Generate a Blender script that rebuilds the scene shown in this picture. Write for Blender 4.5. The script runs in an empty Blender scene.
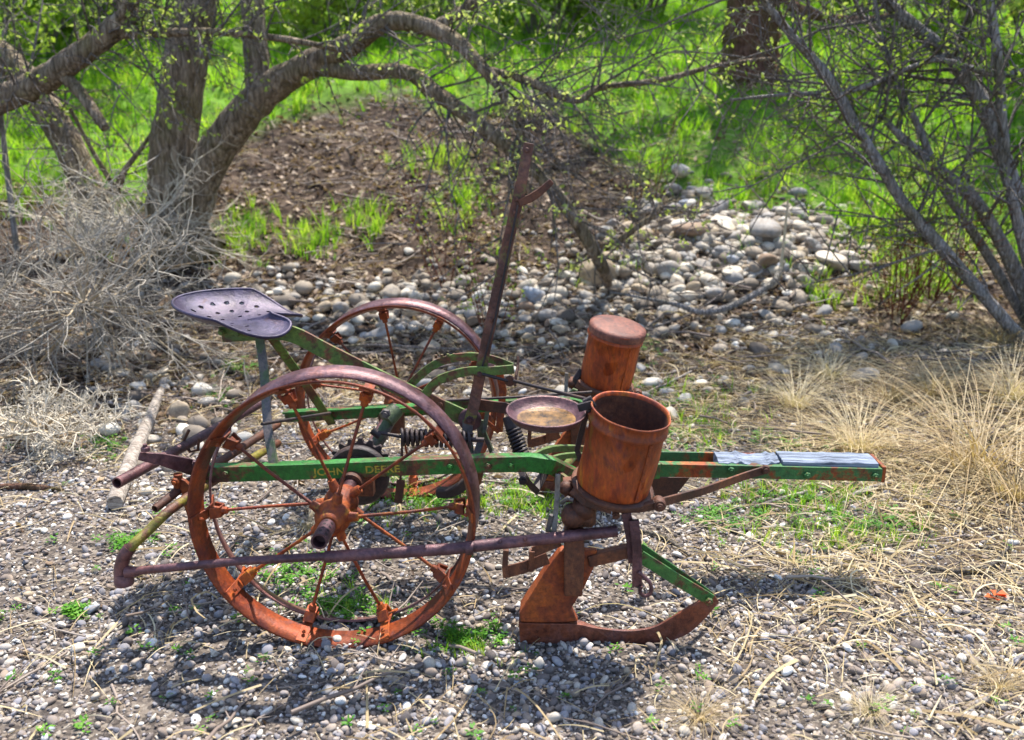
import bpy, math, random
import numpy as np
from mathutils import Vector, Matrix

random.seed(7); rng = np.random.default_rng(7)
SC = bpy.context.scene
COL = SC.collection
PI = math.pi

# ------------------------------------------------------------------ camera, sky, sun, exposure
FPX, PITCH, CAMH = 892.0, 0.2559, 1.352
cam = bpy.data.cameras.new('camera'); camo = bpy.data.objects.new('camera', cam); COL.objects.link(camo)
camo.location = (0, 0, CAMH); camo.rotation_euler = (PI/2 - PITCH, 0, 0)
cam.sensor_fit = 'HORIZONTAL'; cam.sensor_width = 36.0; cam.lens = FPX/1024*36.0
cam.clip_start = 0.05; cam.clip_end = 600
cam.dof.use_dof = True; cam.dof.focus_distance = 2.75; cam.dof.aperture_fstop = 2.7
SC.camera = camo

SUN_AZ, SUN_EL = math.radians(20), math.radians(66)     # azimuth from +Y towards +X: behind the scene, to the right
w = bpy.data.worlds.new('World'); SC.world = w; w.use_nodes = True
nt = w.node_tree; bg = nt.nodes['Background']
sky = nt.nodes.new('ShaderNodeTexSky'); sky.sky_type = 'NISHITA'; sky.sun_disc = False
sky.sun_elevation = SUN_EL; sky.sun_rotation = SUN_AZ
nt.links.new(sky.outputs[0], bg.inputs[0]); bg.inputs[1].default_value = 0.15
sd = bpy.data.lights.new('sun', 'SUN'); sd.energy = 4.4; sd.angle = math.radians(0.6); sd.color = (1, .94, .84)
so = bpy.data.objects.new('sun', sd); COL.objects.link(so)
to_sun = Vector((math.sin(SUN_AZ)*math.cos(SUN_EL), math.cos(SUN_AZ)*math.cos(SUN_EL), math.sin(SUN_EL)))
so.rotation_euler = to_sun.to_track_quat('Z', 'Y').to_euler(); so.location = to_sun*30
SC.view_settings.view_transform = 'Standard'; SC.view_settings.look = 'None'
SC.view_settings.exposure = 1.27; SC.view_settings.gamma = 1.0; SC.view_settings.use_curve_mapping = False
SC.render.engine = 'CYCLES'; SC.cycles.use_denoising = True
SC.cycles.max_bounces = 6; SC.cycles.transparent_max_bounces = 8

# ------------------------------------------------------------------ measuring helpers
XN, YN, YAW = -0.474, 2.158, -0.0376          # the planter's near wheel: ground contact, and its heading
PN = np.array([-math.sin(YAW), math.cos(YAW), 0]); PU = np.array([math.cos(YAW), math.sin(YAW), 0])
EYE = np.array([0, 0, CAMH]); P0 = np.array([XN, YN, 0])
def sight(px, py):
    a = (px-512)/FPX; b = (370-py)/FPX
    return np.array([a, math.cos(PITCH)+b*math.sin(PITCH), -math.sin(PITCH)+b*math.cos(PITCH)])
def M(px, py, v):      # a point of the planter seen in the photo at px,py, v metres behind its near wheel's outer face (planter coordinates)
    d = sight(px, py); t = ((P0-EYE)@PN+v)/(d@PN); q = EYE+t*d
    return Vector(((q-P0)@PU, v, q[2]))
def W(px, py, Y):      # a world point at depth Y
    d = sight(px, py); q = EYE+d*(Y/d[1]); return Vector(q)

def hsh(x, y): return np.sin(x*1.7+.3)*np.cos(y*1.3+1.1)
PROF_Y = np.array([-40, 3.6, 4.6, 5.0, 5.6, 6.2, 6.8, 7.5, 9.0, 10.0, 13.5, 25, 45, 90])
PROF_Z = np.array([0, 0, .015, .055, .155, .30, .52, .79, 1.42, 1.85, 2.9, 6.0, 10.5, 15])
_yy = np.linspace(-40, 90, 2601)
_zz = np.interp(_yy, PROF_Y, PROF_Z); _k = np.hanning(17); _k /= _k.sum()
_zz = np.convolve(np.pad(_zz, 8, mode='edge'), _k, mode='valid')
def H(x, y):
    x = np.asarray(x, float); y = np.asarray(y, float)
    z = np.interp(y, _yy, _zz)
    far = np.clip((y-4.3)/3, 0, 1)
    z = z + far*(.06*hsh(x*1.1, y*.9)+.03*hsh(x*3.1+2, y*2.7))
    z = z + .008*hsh(x*2.3, y*2.9)+.004*hsh(x*7, y*6.1)+.0015*hsh(x*19, y*17)
    z = z + far*(.022*hsh(x*8.3, y*7.1)+.012*hsh(x*17+1, y*15)+.03*hsh(x*4.4+y*2, y*5.1-x))
    z = z + .24*np.exp(-((x-1.45)/.72)**2-((y-6.65)/.5)**2)           # the rock pile's mound
    z = z + .10*np.exp(-((x-2.3)/.6)**2-((y-4.9)/.5)**2)
    wet = np.exp(-((np.abs(x)-.0)/1.6)**4)*np.exp(-((y-2.7)/1.0)**4)   # level under the planter
    return z*(1-.6*wet)
def G(px, py):         # where the line of sight through px,py meets the ground
    d = sight(px, py); d = d/d[1]
    Y = np.linspace(1.2, 40, 3000)
    q = EYE[None]+d[None]*Y[:, None]
    below = q[:, 2] < H(q[:, 0], q[:, 1])
    i = int(np.argmax(below)) if below.any() else len(Y)-1
    return Vector((q[i, 0], q[i, 1], float(H(q[i, 0], q[i, 1]))))

# ------------------------------------------------------------------ mesh helpers
def link(o, parent=None):
    COL.objects.link(o)
    if parent is not None: o.parent = parent
    return o
def tag(o, label=None, cat=None, group=None, kind=None):
    if label: o['label'] = label
    if cat: o['category'] = cat
    if group: o['group'] = group
    if kind: o['kind'] = kind
    return o
def empty(name, loc=(0, 0, 0), rz=0):
    o = bpy.data.objects.new(name, None); o.location = loc; o.rotation_euler = (0, 0, rz); o.empty_display_size = .1
    return link(o)
def mesh_np(name, V, F, smooth=True):
    me = bpy.data.meshes.new(name); V = np.asarray(V, np.float32); F = np.asarray(F, np.int32)
    me.vertices.add(len(V)); me.vertices.foreach_set('co', V.ravel())
    k = F.shape[1]
    me.loops.add(F.size); me.loops.foreach_set('vertex_index', F.ravel())
    me.polygons.add(len(F)); me.polygons.foreach_set('loop_start', np.arange(0, F.size, k, dtype=np.int32))
    me.update(calc_edges=True)
    me.polygons.foreach_set('use_smooth', np.full(len(F), smooth)); me.update()
    return me
class MB:
    def __init__(s): s.V = []; s.F = []; s.S = []
    def add(s, vs, fs, smooth=False):
        o = len(s.V); s.V += [tuple(v) for v in vs]; s.F += [tuple(i+o for i in f) for f in fs]; s.S += [smooth]*len(fs); return s
    def box(s, c, size, R=None):
        c = Vector(c); hx, hy, hz = (q/2 for q in size); vs = []
        for x in (-hx, hx):
            for y in (-hy, hy):
                for z in (-hz, hz):
                    p = Vector((x, y, z)); vs.append(c+(R@p if R else p))
        return s.add(vs, [(0, 1, 3, 2), (4, 6, 7, 5), (0, 4, 5, 1), (2, 3, 7, 6), (0, 2, 6, 4), (1, 5, 7, 3)])
    def bar(s, pts, wd, th, side=(0, 1, 0)):
        # flat strip along pts; wd across the strip, th along 'side'
        pts = [Vector(p) for p in pts]; n = len(pts); side = Vector(side); vs = []
        wds = wd if isinstance(wd, (list, tuple)) else [wd]*n
        for i, p in enumerate(pts):
            d = (pts[min(i+1, n-1)]-pts[max(i-1, 0)]).normalized()
            a = side-d*side.dot(d)
            a = a.normalized(); b = d.cross(a).normalized()
            for (x, y) in ((-1, -1), (1, -1), (1, 1), (-1, 1)): vs.append(p+b*(x*wds[i]/2)+a*(y*th/2))
        fs = [(3, 2, 1, 0), tuple(4*(n-1)+k for k in range(4))]
        for i in range(n-1):
            for k in range(4): fs.append((4*i+k, 4*i+(k+1) % 4, 4*i+4+(k+1) % 4, 4*i+4+k))
        return s.add(vs, fs)
    def tube(s, pts, r, seg=12, caps=True, hollow=0):
        pts = [Vector(p) for p in pts]; n = len(pts); rs = r if isinstance(r, (list, tuple, np.ndarray)) else [r]*n
        vs = []; fs = []; a = None
        for i, p in enumerate(pts):
            d = (pts[min(i+1, n-1)]-pts[max(i-1, 0)])
            d = d.normalized() if d.length > 1e-9 else Vector((0, 0, 1))
            if a is None: a = d.orthogonal().normalized()
            a = a-d*a.dot(d)
            a = a.normalized() if a.length > 1e-6 else d.orthogonal().normalized()
            b = d.cross(a)
            for k in range(seg):
                t = 2*PI*k/seg; vs.append(p+(a*math.cos(t)+b*math.sin(t))*rs[i])
        for i in range(n-1):
            for k in range(seg):
                k2 = (k+1) % seg; fs.append((i*seg+k, i*seg+k2, (i+1)*seg+k2, (i+1)*seg+k))
        s.add(vs, fs, True)
        if caps:
            for i, ends in ((0, 1), (n-1, 0)):
                c = [vs[i*seg+k] for k in range(seg)]
                if hollow:
                    ctr = pts[i]; inn = [ctr+(q-ctr)*hollow for q in c]
                    dd = (pts[1]-pts[0]).normalized()*(.03 if i == 0 else -.03)
                    deep = [q+dd for q in inn]
                    fs2 = []
                    for k in range(seg):
                        k2 = (k+1) % seg
                        fs2 += [(k, k2, seg+k2, seg+k), (seg+k, seg+k2, 2*seg+k2, 2*seg+k)]
                    fs2.append(tuple(2*seg+k for k in range(seg)))
                    s.add(c+inn+deep, fs2)
                else:
                    s.add(c, [tuple(range(seg))[::-1] if ends else tuple(range(seg))])
        return s
    def lathe(s, prof, seg=32, origin=(0, 0, 0), axis=(0, 0, 1), smooth=True, close=False, cap=True):
        # prof: (radius, height) pairs around 'axis'
        o = Vector(origin); ax = Vector(axis).normalized(); a = ax.orthogonal().normalized(); b = ax.cross(a); vs = []; fs = []
        n = len(prof)
        for (r, h) in prof:
            for k in range(seg):
                t = 2*PI*k/seg; vs.append(o+ax*h+(a*math.cos(t)+b*math.sin(t))*r)
        for i in range(n if close else n-1):
            j = (i+1) % n
            for k in range(seg):
                k2 = (k+1) % seg; fs.append((i*seg+k, i*seg+k2, j*seg+k2, j*seg+k))
        s.add(vs, fs, smooth)
        if not close and cap:
            if prof[0][0] > 1e-5: s.add(vs[:seg], [tuple(range(seg))[::-1]])
            if prof[-1][0] > 1e-5: s.add(vs[-seg:], [tuple(range(seg))])
        return s
    def bolt(s, c, r=.012, h=.01, axis=(0, -1, 0)):
        s.lathe([(r, 0), (r, h*.8), (r*.8, h)], 6, c, axis, False)
        return s.lathe([(r*.5, h), (r*.5, h*1.6)], 8, c, axis, True)
    def blob(s, c, r, axis=(0, -1, 0), squash=1.0):
        return s.lathe([(r*math.cos(t), r*squash*math.sin(t)) for t in np.linspace(-PI/2+.05, PI/2-.05, 8)], 14, c, axis, True)
    def helix(s, a, b, r, turns, wire, seg=6):
        a = Vector(a); b = Vector(b); d = (b-a).normalized(); e = d.orthogonal().normalized(); f = d.cross(e); n = turns*14
        return s.tube([a+(b-a)*(i/n)+(e*math.cos(2*PI*i/14)+f*math.sin(2*PI*i/14))*r for i in range(n+1)], wire, seg)
    def prism(s, outline, th):
        # outline: points in a plane of equal v; th(point) -> half thickness along v
        n = len(outline); vs = []
        for sg in (-1, 1):
            for p in outline:
                p = Vector(p); vs.append(p+Vector((0, sg*th(p), 0)))
        fs = [(i, (i+1) % n, n+(i+1) % n, n+i) for i in range(n)]
        fs += [tuple(range(n))[::-1], tuple(range(n, 2*n))]
        return s.add(vs, fs)
    def mesh(s, name):
        me = bpy.data.meshes.new(name); me.from_pydata(s.V, [], s.F); me.update()
        me.polygons.foreach_set('use_smooth', s.S); me.update(); return me
    def build(s, name, mat, parent=None, bevel=0, loc=None):
        me = s.mesh(name); o = bpy.data.objects.new(name, me); me.materials.append(mat); link(o, parent)
        if loc is not None: o.location = loc
        if bevel:
            m = o.modifiers.new('bevel', 'BEVEL'); m.width = bevel; m.segments = 2; m.limit_method = 'ANGLE'; m.angle_limit = .6
        return o
def smooth_path(pts, n=6):
    P = [np.array(p, float) for p in pts]; out = []
    for i in range(len(P)-1):
        p0 = P[max(i-1, 0)]; p1 = P[i]; p2 = P[i+1]; p3 = P[min(i+2, len(P)-1)]
        for k in range(n):
            t = k/n
            out.append(.5*((2*p1)+(-p0+p2)*t+(2*p0-5*p1+4*p2-p3)*t*t+(-p0+3*p1-3*p2+p3)*t**3))
    out.append(P[-1]); return out

# ------------------------------------------------------------------ materials
class NT:
    def __init__(s, name):
        s.m = bpy.data.materials.new(name); s.m.use_nodes = True; s.t = s.m.node_tree
        s.b = s.t.nodes['Principled BSDF']; s.out = s.t.nodes['Material Output']
    def n(s, typ, **kw):
        x = s.t.nodes.new('ShaderNode'+typ)
        for k, v in kw.items(): setattr(x, k, v)
        return x
    def l(s, a, b): s.t.links.new(a, b)
    def coord(s, kind='Object', scale=None):
        c = s.n('TexCoord'); o = c.outputs[kind]
        if scale:
            mp = s.n('Mapping'); mp.inputs['Scale'].default_value = scale; s.l(o, mp.inputs[0]); o = mp.outputs[0]
        return o
    def noise(s, vec, scale, detail=5, rough=.6, dist=0):
        x = s.n('TexNoise'); x.inputs['Scale'].default_value = scale; x.inputs['Detail'].default_value = detail
        x.inputs['Roughness'].default_value = rough; x.inputs['Distortion'].default_value = dist
        if vec is not None: s.l(vec, x.inputs['Vector'])
        return x.outputs['Fac']
    def ramp(s, fac, stops, interp='LINEAR'):
        r = s.n('ValToRGB'); r.color_ramp.interpolation = interp
        e = r.color_ramp.elements
        while len(e) < len(stops): e.new(.5)
        for i, (p, c) in enumerate(stops):
            e[i].position = p; e[i].color = (*c, 1) if len(c) == 3 else c
        s.l(fac, r.inputs[0]); return r.outputs[0]
    def mix(s, fac, a, b, blend='MIX'):
        x = s.n('Mix', data_type='RGBA', blend_type=blend)
        for sock, v in ((0, fac), (6, a), (7, b)):
            if isinstance(v, (int, float)): x.inputs[sock].default_value = v
            elif isinstance(v, tuple): x.inputs[sock].default_value = (*v, 1)
            else: s.l(v, x.inputs[sock])
        return x.outputs[2]
    def bump(s, h, strength=.4, dist=.004):
        b = s.n('Bump'); b.inputs['Strength'].default_value = strength; b.inputs['Distance'].default_value = dist
        s.l(h, b.inputs['Height']); s.l(b.outputs[0], s.b.inputs['Normal'])
    def base(s, c, rough=.7, metal=0, spec=.4):
        if isinstance(c, tuple): s.b.inputs['Base Color'].default_value = (*c, 1)
        else: s.l(c, s.b.inputs['Base Color'])
        if isinstance(rough, (int, float)): s.b.inputs['Roughness'].default_value = rough
        else: s.l(rough, s.b.inputs['Roughness'])
        s.b.inputs['Metallic'].default_value = metal; s.b.inputs['Specular IOR Level'].default_value = spec
        return s.m

def mat_rust(name, stops, paint=None, cover=0, patch=7.0, rough=(.45, .8), metal=.15, streak=(1, 1, 1), grain=60):
    t = NT(name); co = t.coord('Object', streak)
    n1 = t.noise(co, patch*1.6, 8, .72, .5); c = t.ramp(n1, [(p_, tuple(.62*q for q in c_)) for p_, c_ in stops])
    n2 = t.noise(co, grain*1.3, 6, .75)
    c = t.mix(.85, c, t.ramp(n2, [(.30, (.25, .25, .32)), (.45, (.75, .72, .75)), (.58, (1.1, 1.05, 1.0)), (.72, (1.75, 1.5, 1.2))]), 'MULTIPLY')
    n5 = t.noise(co, 3.1, 4, .6, .6); c = t.mix(.7, c, t.ramp(n5, [(.38, (.36, .33, .42)), (.5, (1, 1, 1)), (.62, (1.45, 1.25, .95))]), 'MULTIPLY')
    if paint:
        n3 = t.noise(co, patch, 6, .7, .8); n4 = t.noise(co, 34, 4, .7)
        mm = t.n('Math', operation='MULTIPLY_ADD'); t.l(n4, mm.inputs[0]); mm.inputs[1].default_value = .45; t.l(n3, mm.inputs[2])
        th = .725+(cover-.5)*.46
        k = t.ramp(mm.outputs[0], [(max(0, th-.06), (1, 1, 1)), (min(1, th+.05), (0, 0, 0))])
        pc = t.mix(.8, t.ramp(n2, [(.3, tuple(.35*q for q in paint)), (.5, tuple(.72*q for q in paint)), (.68, tuple(1.0*q for q in paint))]), t.ramp(n1, [(.35, (.45, .5, .6)), (.6, (1.2, 1.1, 1))]), 'MULTIPLY')
        inv = k
        c = t.mix(inv, c, pc)
    r = t.n('MapRange'); t.l(n1, r.inputs[0]); r.inputs[1].default_value = .3; r.inputs[2].default_value = .7
    r.inputs[3].default_value = rough[0]; r.inputs[4].default_value = rough[1]
    t.base(c, r.outputs[0], metal, .45)
    hh = t.n('Math', operation='ADD'); t.l(n2, hh.inputs[0]); t.l(n1, hh.inputs[1])
    t.bump(hh.outputs[0], .55, .004)
    return t.m
ORANGE = [(.3, (.09, .020, .010)), (.45, (.33, .055, .010)), (.58, (.55, .125, .010)), (.72, (.26, .06, .035))]
CANRUST = [(.30, (.10, .025, .018)), (.44, (.33, .056, .016)), (.56, (.50, .105, .012)), (.68, (.24, .06, .05))]
PURPLE = [(.3, (.06, .026, .030)), (.45, (.15, .065, .072)), (.58, (.23, .115, .135)), (.72, (.17, .06, .032))]
BROWN = [(.3, (.045, .018, .014)), (.45, (.14, .048, .026)), (.58, (.22, .085, .04)), (.72, (.15, .075, .075))]
SEATC = [(.3, (.03, .016, .03)), (.45, (.048, .034, .088)), (.57, (.085, .07, .15)), (.68, (.085, .035, .035))]
GREEN = (.020, .20, .022); OLIVE = (.16, .17, .03)
m_rim = mat_rust('rust_rim', [(.32, (.09, .022, .022)), (.45, (.24, .045, .018)), (.57, (.36, .075, .012)), (.68, (.19, .07, .075))], rough=(.38, .62), metal=.3)
m_rimworn = mat_rust('rust_rim_worn', [(.3, (.12, .045, .04)), (.44, (.22, .10, .10)), (.57, (.30, .17, .19)), (.7, (.26, .085, .05))], rough=(.3, .5), metal=.45)
m_orange = mat_rust('rust_orange', ORANGE, paint=(.55, .27, .02), cover=.18, patch=14)
m_can = mat_rust('rust_can', CANRUST, paint=(.50, .20, .012), cover=.22, patch=10, rough=(.4, .75), metal=.15, streak=(1, 1, .32))
m_lid = mat_rust('rust_lid', [(.3, (.12, .04, .035)), (.45, (.28, .09, .06)), (.58, (.36, .14, .09)), (.7, (.22, .09, .09))], rough=(.5, .75))
m_caninside = mat_rust('rust_can_inside', BROWN, rough=(.55, .8))
m_purple = mat_rust('rust_polished', PURPLE, rough=(.32, .55), metal=.35)
m_brown = mat_rust('rust_brown', BROWN, rough=(.5, .8))
m_green = mat_rust('green_paint_worn', BROWN, paint=GREEN, cover=.60, patch=8, rough=(.35, .6), metal=.05)
m_olive = mat_rust('green_paint_faded', BROWN, paint=(.11, .19, .035), cover=.55, patch=9, rough=(.4, .7))
m_tongue = mat_rust('green_paint_flaking', ORANGE, paint=(.035, .16, .045), cover=.52, patch=6, rough=(.4, .7))
m_lever = mat_rust('lever_rust', [(.3, (.10, .04, .03)), (.46, (.23, .085, .05)), (.6, (.26, .13, .10)), (.74, (.18, .10, .10))], paint=(.17, .19, .04), cover=.34, patch=11, rough=(.45, .7))
m_seat = mat_rust('seat_steel', SEATC, rough=(.34, .55), metal=.3, patch=5)
m_grey = mat_rust('grey_steel', [(.3, (.09, .075, .07)), (.5, (.19, .17, .17)), (.7, (.24, .20, .18))], paint=(.10, .14, .06), cover=.45, rough=(.4, .65), metal=.2)
m_yel = mat_rust('yellow_green_tube', BROWN, paint=(.22, .20, .02), cover=.45, patch=12, rough=(.4, .7))
m_dark = mat_rust('dark_iron', [(.3, (.02, .018, .02)), (.5, (.06, .045, .05)), (.7, (.10, .065, .06))], rough=(.4, .7), metal=.3)
m_pale = mat_rust('pale_strap', [(.3, (.16, .14, .13)), (.5, (.38, .38, .36)), (.7, (.30, .22, .16))], rough=(.5, .8))

def mat_wood(name, c1, c2, blue=.2):
    t = NT(name); co = t.coord('Object', (1.2, 14, 14)); n = t.noise(co, 6, 6, .65, .3)
    c = t.ramp(n, [(.3, tuple(.35*q for q in c1)), (.45, c1), (.62, c2), (.75, tuple(.6*q for q in c1))])
    t.base(c, .95, 0, .1); t.bump(n, 1.0, .012); return t.m
m_plank = mat_wood('weathered_plank', (.15, .175, .225), (.30, .34, .42))
m_log = mat_wood('weathered_log', (.24, .20, .17), (.46, .41, .36))
def mat_bark(name, c1, c2, c3, sc=1.0):
    t = NT(name); co = t.coord('Object', (9*sc, 9*sc, 1.7*sc)); n = t.noise(co, 3.2, 7, .7, .5)
    co2 = t.coord('Object'); n2 = t.noise(co2, 5, 4, .6)
    c = t.ramp(n, [(.32, c1), (.5, c2), (.66, c3)])
    c = t.mix(t.ramp(n2, [(.45, (0, 0, 0)), (.75, (.65, .65, .65))]), c, (.13, .12, .035))
    vv = t.n('TexVoronoi', feature='DISTANCE_TO_EDGE'); vv.inputs['Scale'].default_value = 3.4; t.l(co, vv.inputs['Vector'])
    c = t.mix(.75, c, t.ramp(vv.outputs[0], [(.0, (.5, .47, .45)), (.16, (1.1, 1.08, 1.05))]), 'MULTIPLY')
    h_ = t.n('Math', operation='MULTIPLY_ADD'); t.l(vv.outputs[0], h_.inputs[0]); h_.inputs[1].default_value = 1.2; t.l(n, h_.inputs[2])
    t.base(c, .9, 0, .15); t.bump(h_.outputs[0], 1.0, .04); return t.m
m_bark = mat_bark('bark_furrowed', (.07, .052, .04), (.26, .205, .15), (.46, .385, .31))
m_bark2 = mat_bark('bark_grey', (.11, .10, .10), (.31, .295, .295), (.48, .455, .46), 1.6)
m_bark3 = mat_bark('bark_brown', (.05, .022, .016), (.15, .075, .055), (.24, .14, .10))
m_twig = mat_bark('twig_bark', (.12, .10, .095), (.25, .22, .215), (.38, .345, .335), 2)
m_redtwig = mat_bark('red_twig', (.12, .03, .02), (.24, .075, .045), (.34, .14, .08), 2)

def mat_leafy(name, stops, transl=.45, rough=.55, spec=.25, wide=0):
    # per-instance colour from Object Info, plus noise by position
    t = NT(name); oi = t.n('ObjectInfo'); g = t.n('NewGeometry')
    n = t.noise(g.outputs['Position'], 1.2 if not wide else wide, 3, .6)
    a = t.n('Math', operation='MULTIPLY_ADD'); t.l(oi.outputs['Random'], a.inputs[0]); a.inputs[1].default_value = .5; 
    b = t.n('Math', operation='MULTIPLY'); t.l(n, b.inputs[0]); b.inputs[1].default_value = .5
    t.l(b.outputs[0], a.inputs[2])
    rpi = t.n('Math', operation='MULTIPLY_ADD'); t.l(g.outputs['Random Per Island'], rpi.inputs[0]); rpi.inputs[1].default_value = .3
    a2 = t.n('Math', operation='SUBTRACT'); t.l(a.outputs[0], a2.inputs[0]); a2.inputs[1].default_value = .12
    t.l(a2.outputs[0], rpi.inputs[2])
    c = t.ramp(rpi.outputs[0], stops)
    t.base(c, rough, 0, spec)
    if transl:
        tr = t.n('BsdfTranslucent'); t.l(t.mix(1.0, c, (1.1, 1.1, .65), 'MULTIPLY'), tr.inputs[0])
        mx = t.n('MixShader'); mx.inputs[0].default_value = transl
        t.l(t.b.outputs[0], mx.inputs[1]); t.l(tr.outputs[0], mx.inputs[2]); t.l(mx.outputs[0], t.out.inputs[0])
    return t.m
m_grass = mat_leafy('grass_blades', [(.12, (.04, .13, .008)), (.36, (.13, .31, .014)), (.6, (.25, .46, .03)), (.88, (.44, .57, .09))], .58)
m_weed = mat_leafy('weed_leaves', [(.15, (.03, .12, .010)), (.5, (.075, .24, .018)), (.85, (.15, .34, .03))], .4)
m_leaf = mat_leafy('spring_leaves', [(.15, (.10, .18, .025)), (.45, (.25, .34, .07)), (.7, (.42, .50, .18)), (.9, (.55, .60, .30))], .55, wide=2)
m_leaf_far = mat_leafy('bush_leaves', [(.12, (.08, .17, .015)), (.4, (.22, .36, .03)), (.65, (.40, .52, .09)), (.9, (.58, .62, .24))], .5, wide=.9)
m_straw = mat_leafy('dry_straw', [(.15, (.17, .11, .055)), (.4, (.36, .26, .14)), (.65, (.52, .42, .25)), (.9, (.66, .58, .42))], .3)
m_litter = mat_leafy('dead_leaves', [(.12, (.03, .02, .015)), (.4, (.12, .075, .05)), (.65, (.30, .215, .15)), (.9, (.58, .47, .35))], .2)  # leaf browns, with range widened so pale and dark leaves imitate sun dapples
m_stick = mat_leafy('fallen_twigs', [(.15, (.06, .045, .04)), (.5, (.17, .13, .11)), (.85, (.34, .28, .23))], 0)
m_tumble = mat_leafy('dry_bush_stems', [(.15, (.085, .075, .065)), (.4, (.22, .195, .165)), (.65, (.40, .36, .30)), (.9, (.66, .58, .45))], 0, wide=3)
m_tumblestem = mat_leafy('dry_bush_main_stems', [(.2, (.30, .22, .13)), (.6, (.48, .39, .26)), (.9, (.56, .48, .34))], 0)
m_orangeleaf = mat_leafy('orange_leaf', [(.2, (.5, .06, .02)), (.8, (.72, .14, .04))], .3)

def mat_stone(name, stops, obj_random=True, speck=.5):
    t = NT(name); co = t.coord('Object'); oi = t.n('ObjectInfo')
    n = t.noise(co, 2.2, 5, .6, .3); n2 = t.noise(co, 26, 3, .7)
    if obj_random:
        f = t.n('Math', operation='MULTIPLY_ADD'); t.l(n, f.inputs[0]); f.inputs[1].default_value = .22; t.l(oi.outputs['Random'], f.inputs[2])
        f2 = t.n('Math', operation='SUBTRACT'); t.l(f.outputs[0], f2.inputs[0]); f2.inputs[1].default_value = .11; fac = f2.outputs[0]
    else: fac = n
    c = t.ramp(fac, stops)
    if not obj_random:
        n4 = t.noise(t.coord('Object'), 1.1, 6, .7); c = t.mix(t.ramp(n4, [(.44, (0, 0, 0)), (.62, (.8, .8, .8))]), c, (.16, .12, .085))
    c = t.mix(speck, c, t.ramp(n2, [(.3, (.55, .55, .6)), (.55, (1, 1, 1)), (.75, (1.25, 1.2, 1.1))]), 'MULTIPLY')
    t.base(c, .75, 0, .3); t.bump(n2, .25, .01); return t.m
m_gravel = mat_stone('gravel_mix', [(0, (.075, .065, .065)), (.16, (.16, .13, .115)), (.32, (.28, .215, .16)), (.46, (.17, .17, .195)), (.6, (.36, .29, .225)), (.74, (.25, .245, .275)), (.86, (.45, .395, .32)), (.94, (.62, .58, .52)), (1, (.76, .74, .69))])
STONE = {
 'grey': mat_stone('stone_grey', [(.3, (.19, .18, .175)), (.5, (.33, .31, .295)), (.7, (.45, .42, .39))], False),
 'pale': mat_stone('stone_pale', [(.3, (.38, .33, .27)), (.5, (.58, .52, .43)), (.7, (.70, .64, .55))], False),
 'tan': mat_stone('stone_tan', [(.3, (.27, .205, .14)), (.5, (.43, .34, .235)), (.7, (.52, .44, .33))], False),
 'blue-grey': mat_stone('stone_bluegrey', [(.3, (.20, .23, .28)), (.5, (.31, .345, .41)), (.7, (.42, .45, .50))], False),
 'brown': mat_stone('stone_brown', [(.3, (.15, .095, .065)), (.5, (.26, .175, .12)), (.7, (.34, .25, .18))], False)}

# ------------------------------------------------------------------ ground
def axis_grid(lo, a, b, hi, fine, coarse):
    left = [a]; s = fine
    while left[-1] > lo: s = min(s*1.25, coarse); left.append(left[-1]-s)
    right = [b]; s = fine
    while right[-1] < hi: s = min(s*1.25, coarse); right.append(right[-1]+s)
    return np.array(left[::-1]+list(np.arange(a+fine, b, fine))+right)
gx = axis_grid(-70, -4.5, 4.5, 70, .035, 6); gy = axis_grid(-30, 1.2, 9.5, 85, .035, 5)
X, Y = np.meshgrid(gx, gy); Z = H(X, Y)
nx, ny = len(gx), len(gy); idx = np.arange(nx*ny).reshape(ny, nx)
Fq = np.stack([idx[:-1, :-1], idx[:-1, 1:], idx[1:, 1:], idx[1:, :-1]], -1).reshape(-1, 4)
gme = mesh_np('ground', np.stack([X, Y, Z], -1).reshape(-1, 3), Fq)
ground = link(bpy.data.objects.new('ground', gme)); tag(ground, kind='structure')
def sm(a, b, x): t = np.clip((x-a)/(b-a), 0, 1); return t*t*(3-2*t)
def z_gravel(x, y):      # how much the ground is gravel
    return (1-sm(3.3, 4.9, y+.35*hsh(x*1.3, y*2)-.25*np.clip(-x, 0, 2)*.3))*(1-.75*sm(.7, 1.9, x+.25*hsh(y*3, x*2))*sm(1.9, 2.7, y))
def z_green(x, y):       # grassy slope
    edge = np.where(x < 0, 9.3+.25*x*0, 7.5)+.5*hsh(x*1.1, y*.7)
    edge = np.where(x < -2.6, 7.6, edge)
    e = np.interp(x, [-6, -3.2, -2.2, -1.2, .4, 1.1, 1.6, 2.6, 5], [7.4, 7.6, 9.3, 9.8, 9.3, 7.9, 7.25, 6.9, 6.6])+.25*hsh(x*2.1, y*1.4)
    return sm(-.3, .5, y-e)
att = gme.color_attributes.new('zone', 'FLOAT_COLOR', 'POINT')
zc = np.zeros((nx*ny, 4), np.float32)
zc[:, 0] = z_gravel(X, Y).ravel(); zc[:, 1] = z_green(X, Y).ravel(); zc[:, 3] = 1
att.data.foreach_set('color', zc.ravel())
t = NT('ground_soil'); a = t.n('VertexColor'); a.layer_name = 'zone'
sep = t.n('SeparateColor'); t.l(a.outputs[0], sep.inputs[0]); co = t.coord('Object')
n1 = t.noise(co, 2.0, 6, .65); n2 = t.noise(co, 40, 5, .7); n3 = t.noise(co, 9, 5, .7)
soil = t.ramp(n3, [(.35, (.018, .013, .011)), (.5, (.055, .038, .029)), (.65, (.15, .11, .082))])
vor = t.n('TexVoronoi'); vor.inputs['Scale'].default_value = 95; t.l(co, vor.inputs['Vector'])
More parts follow.
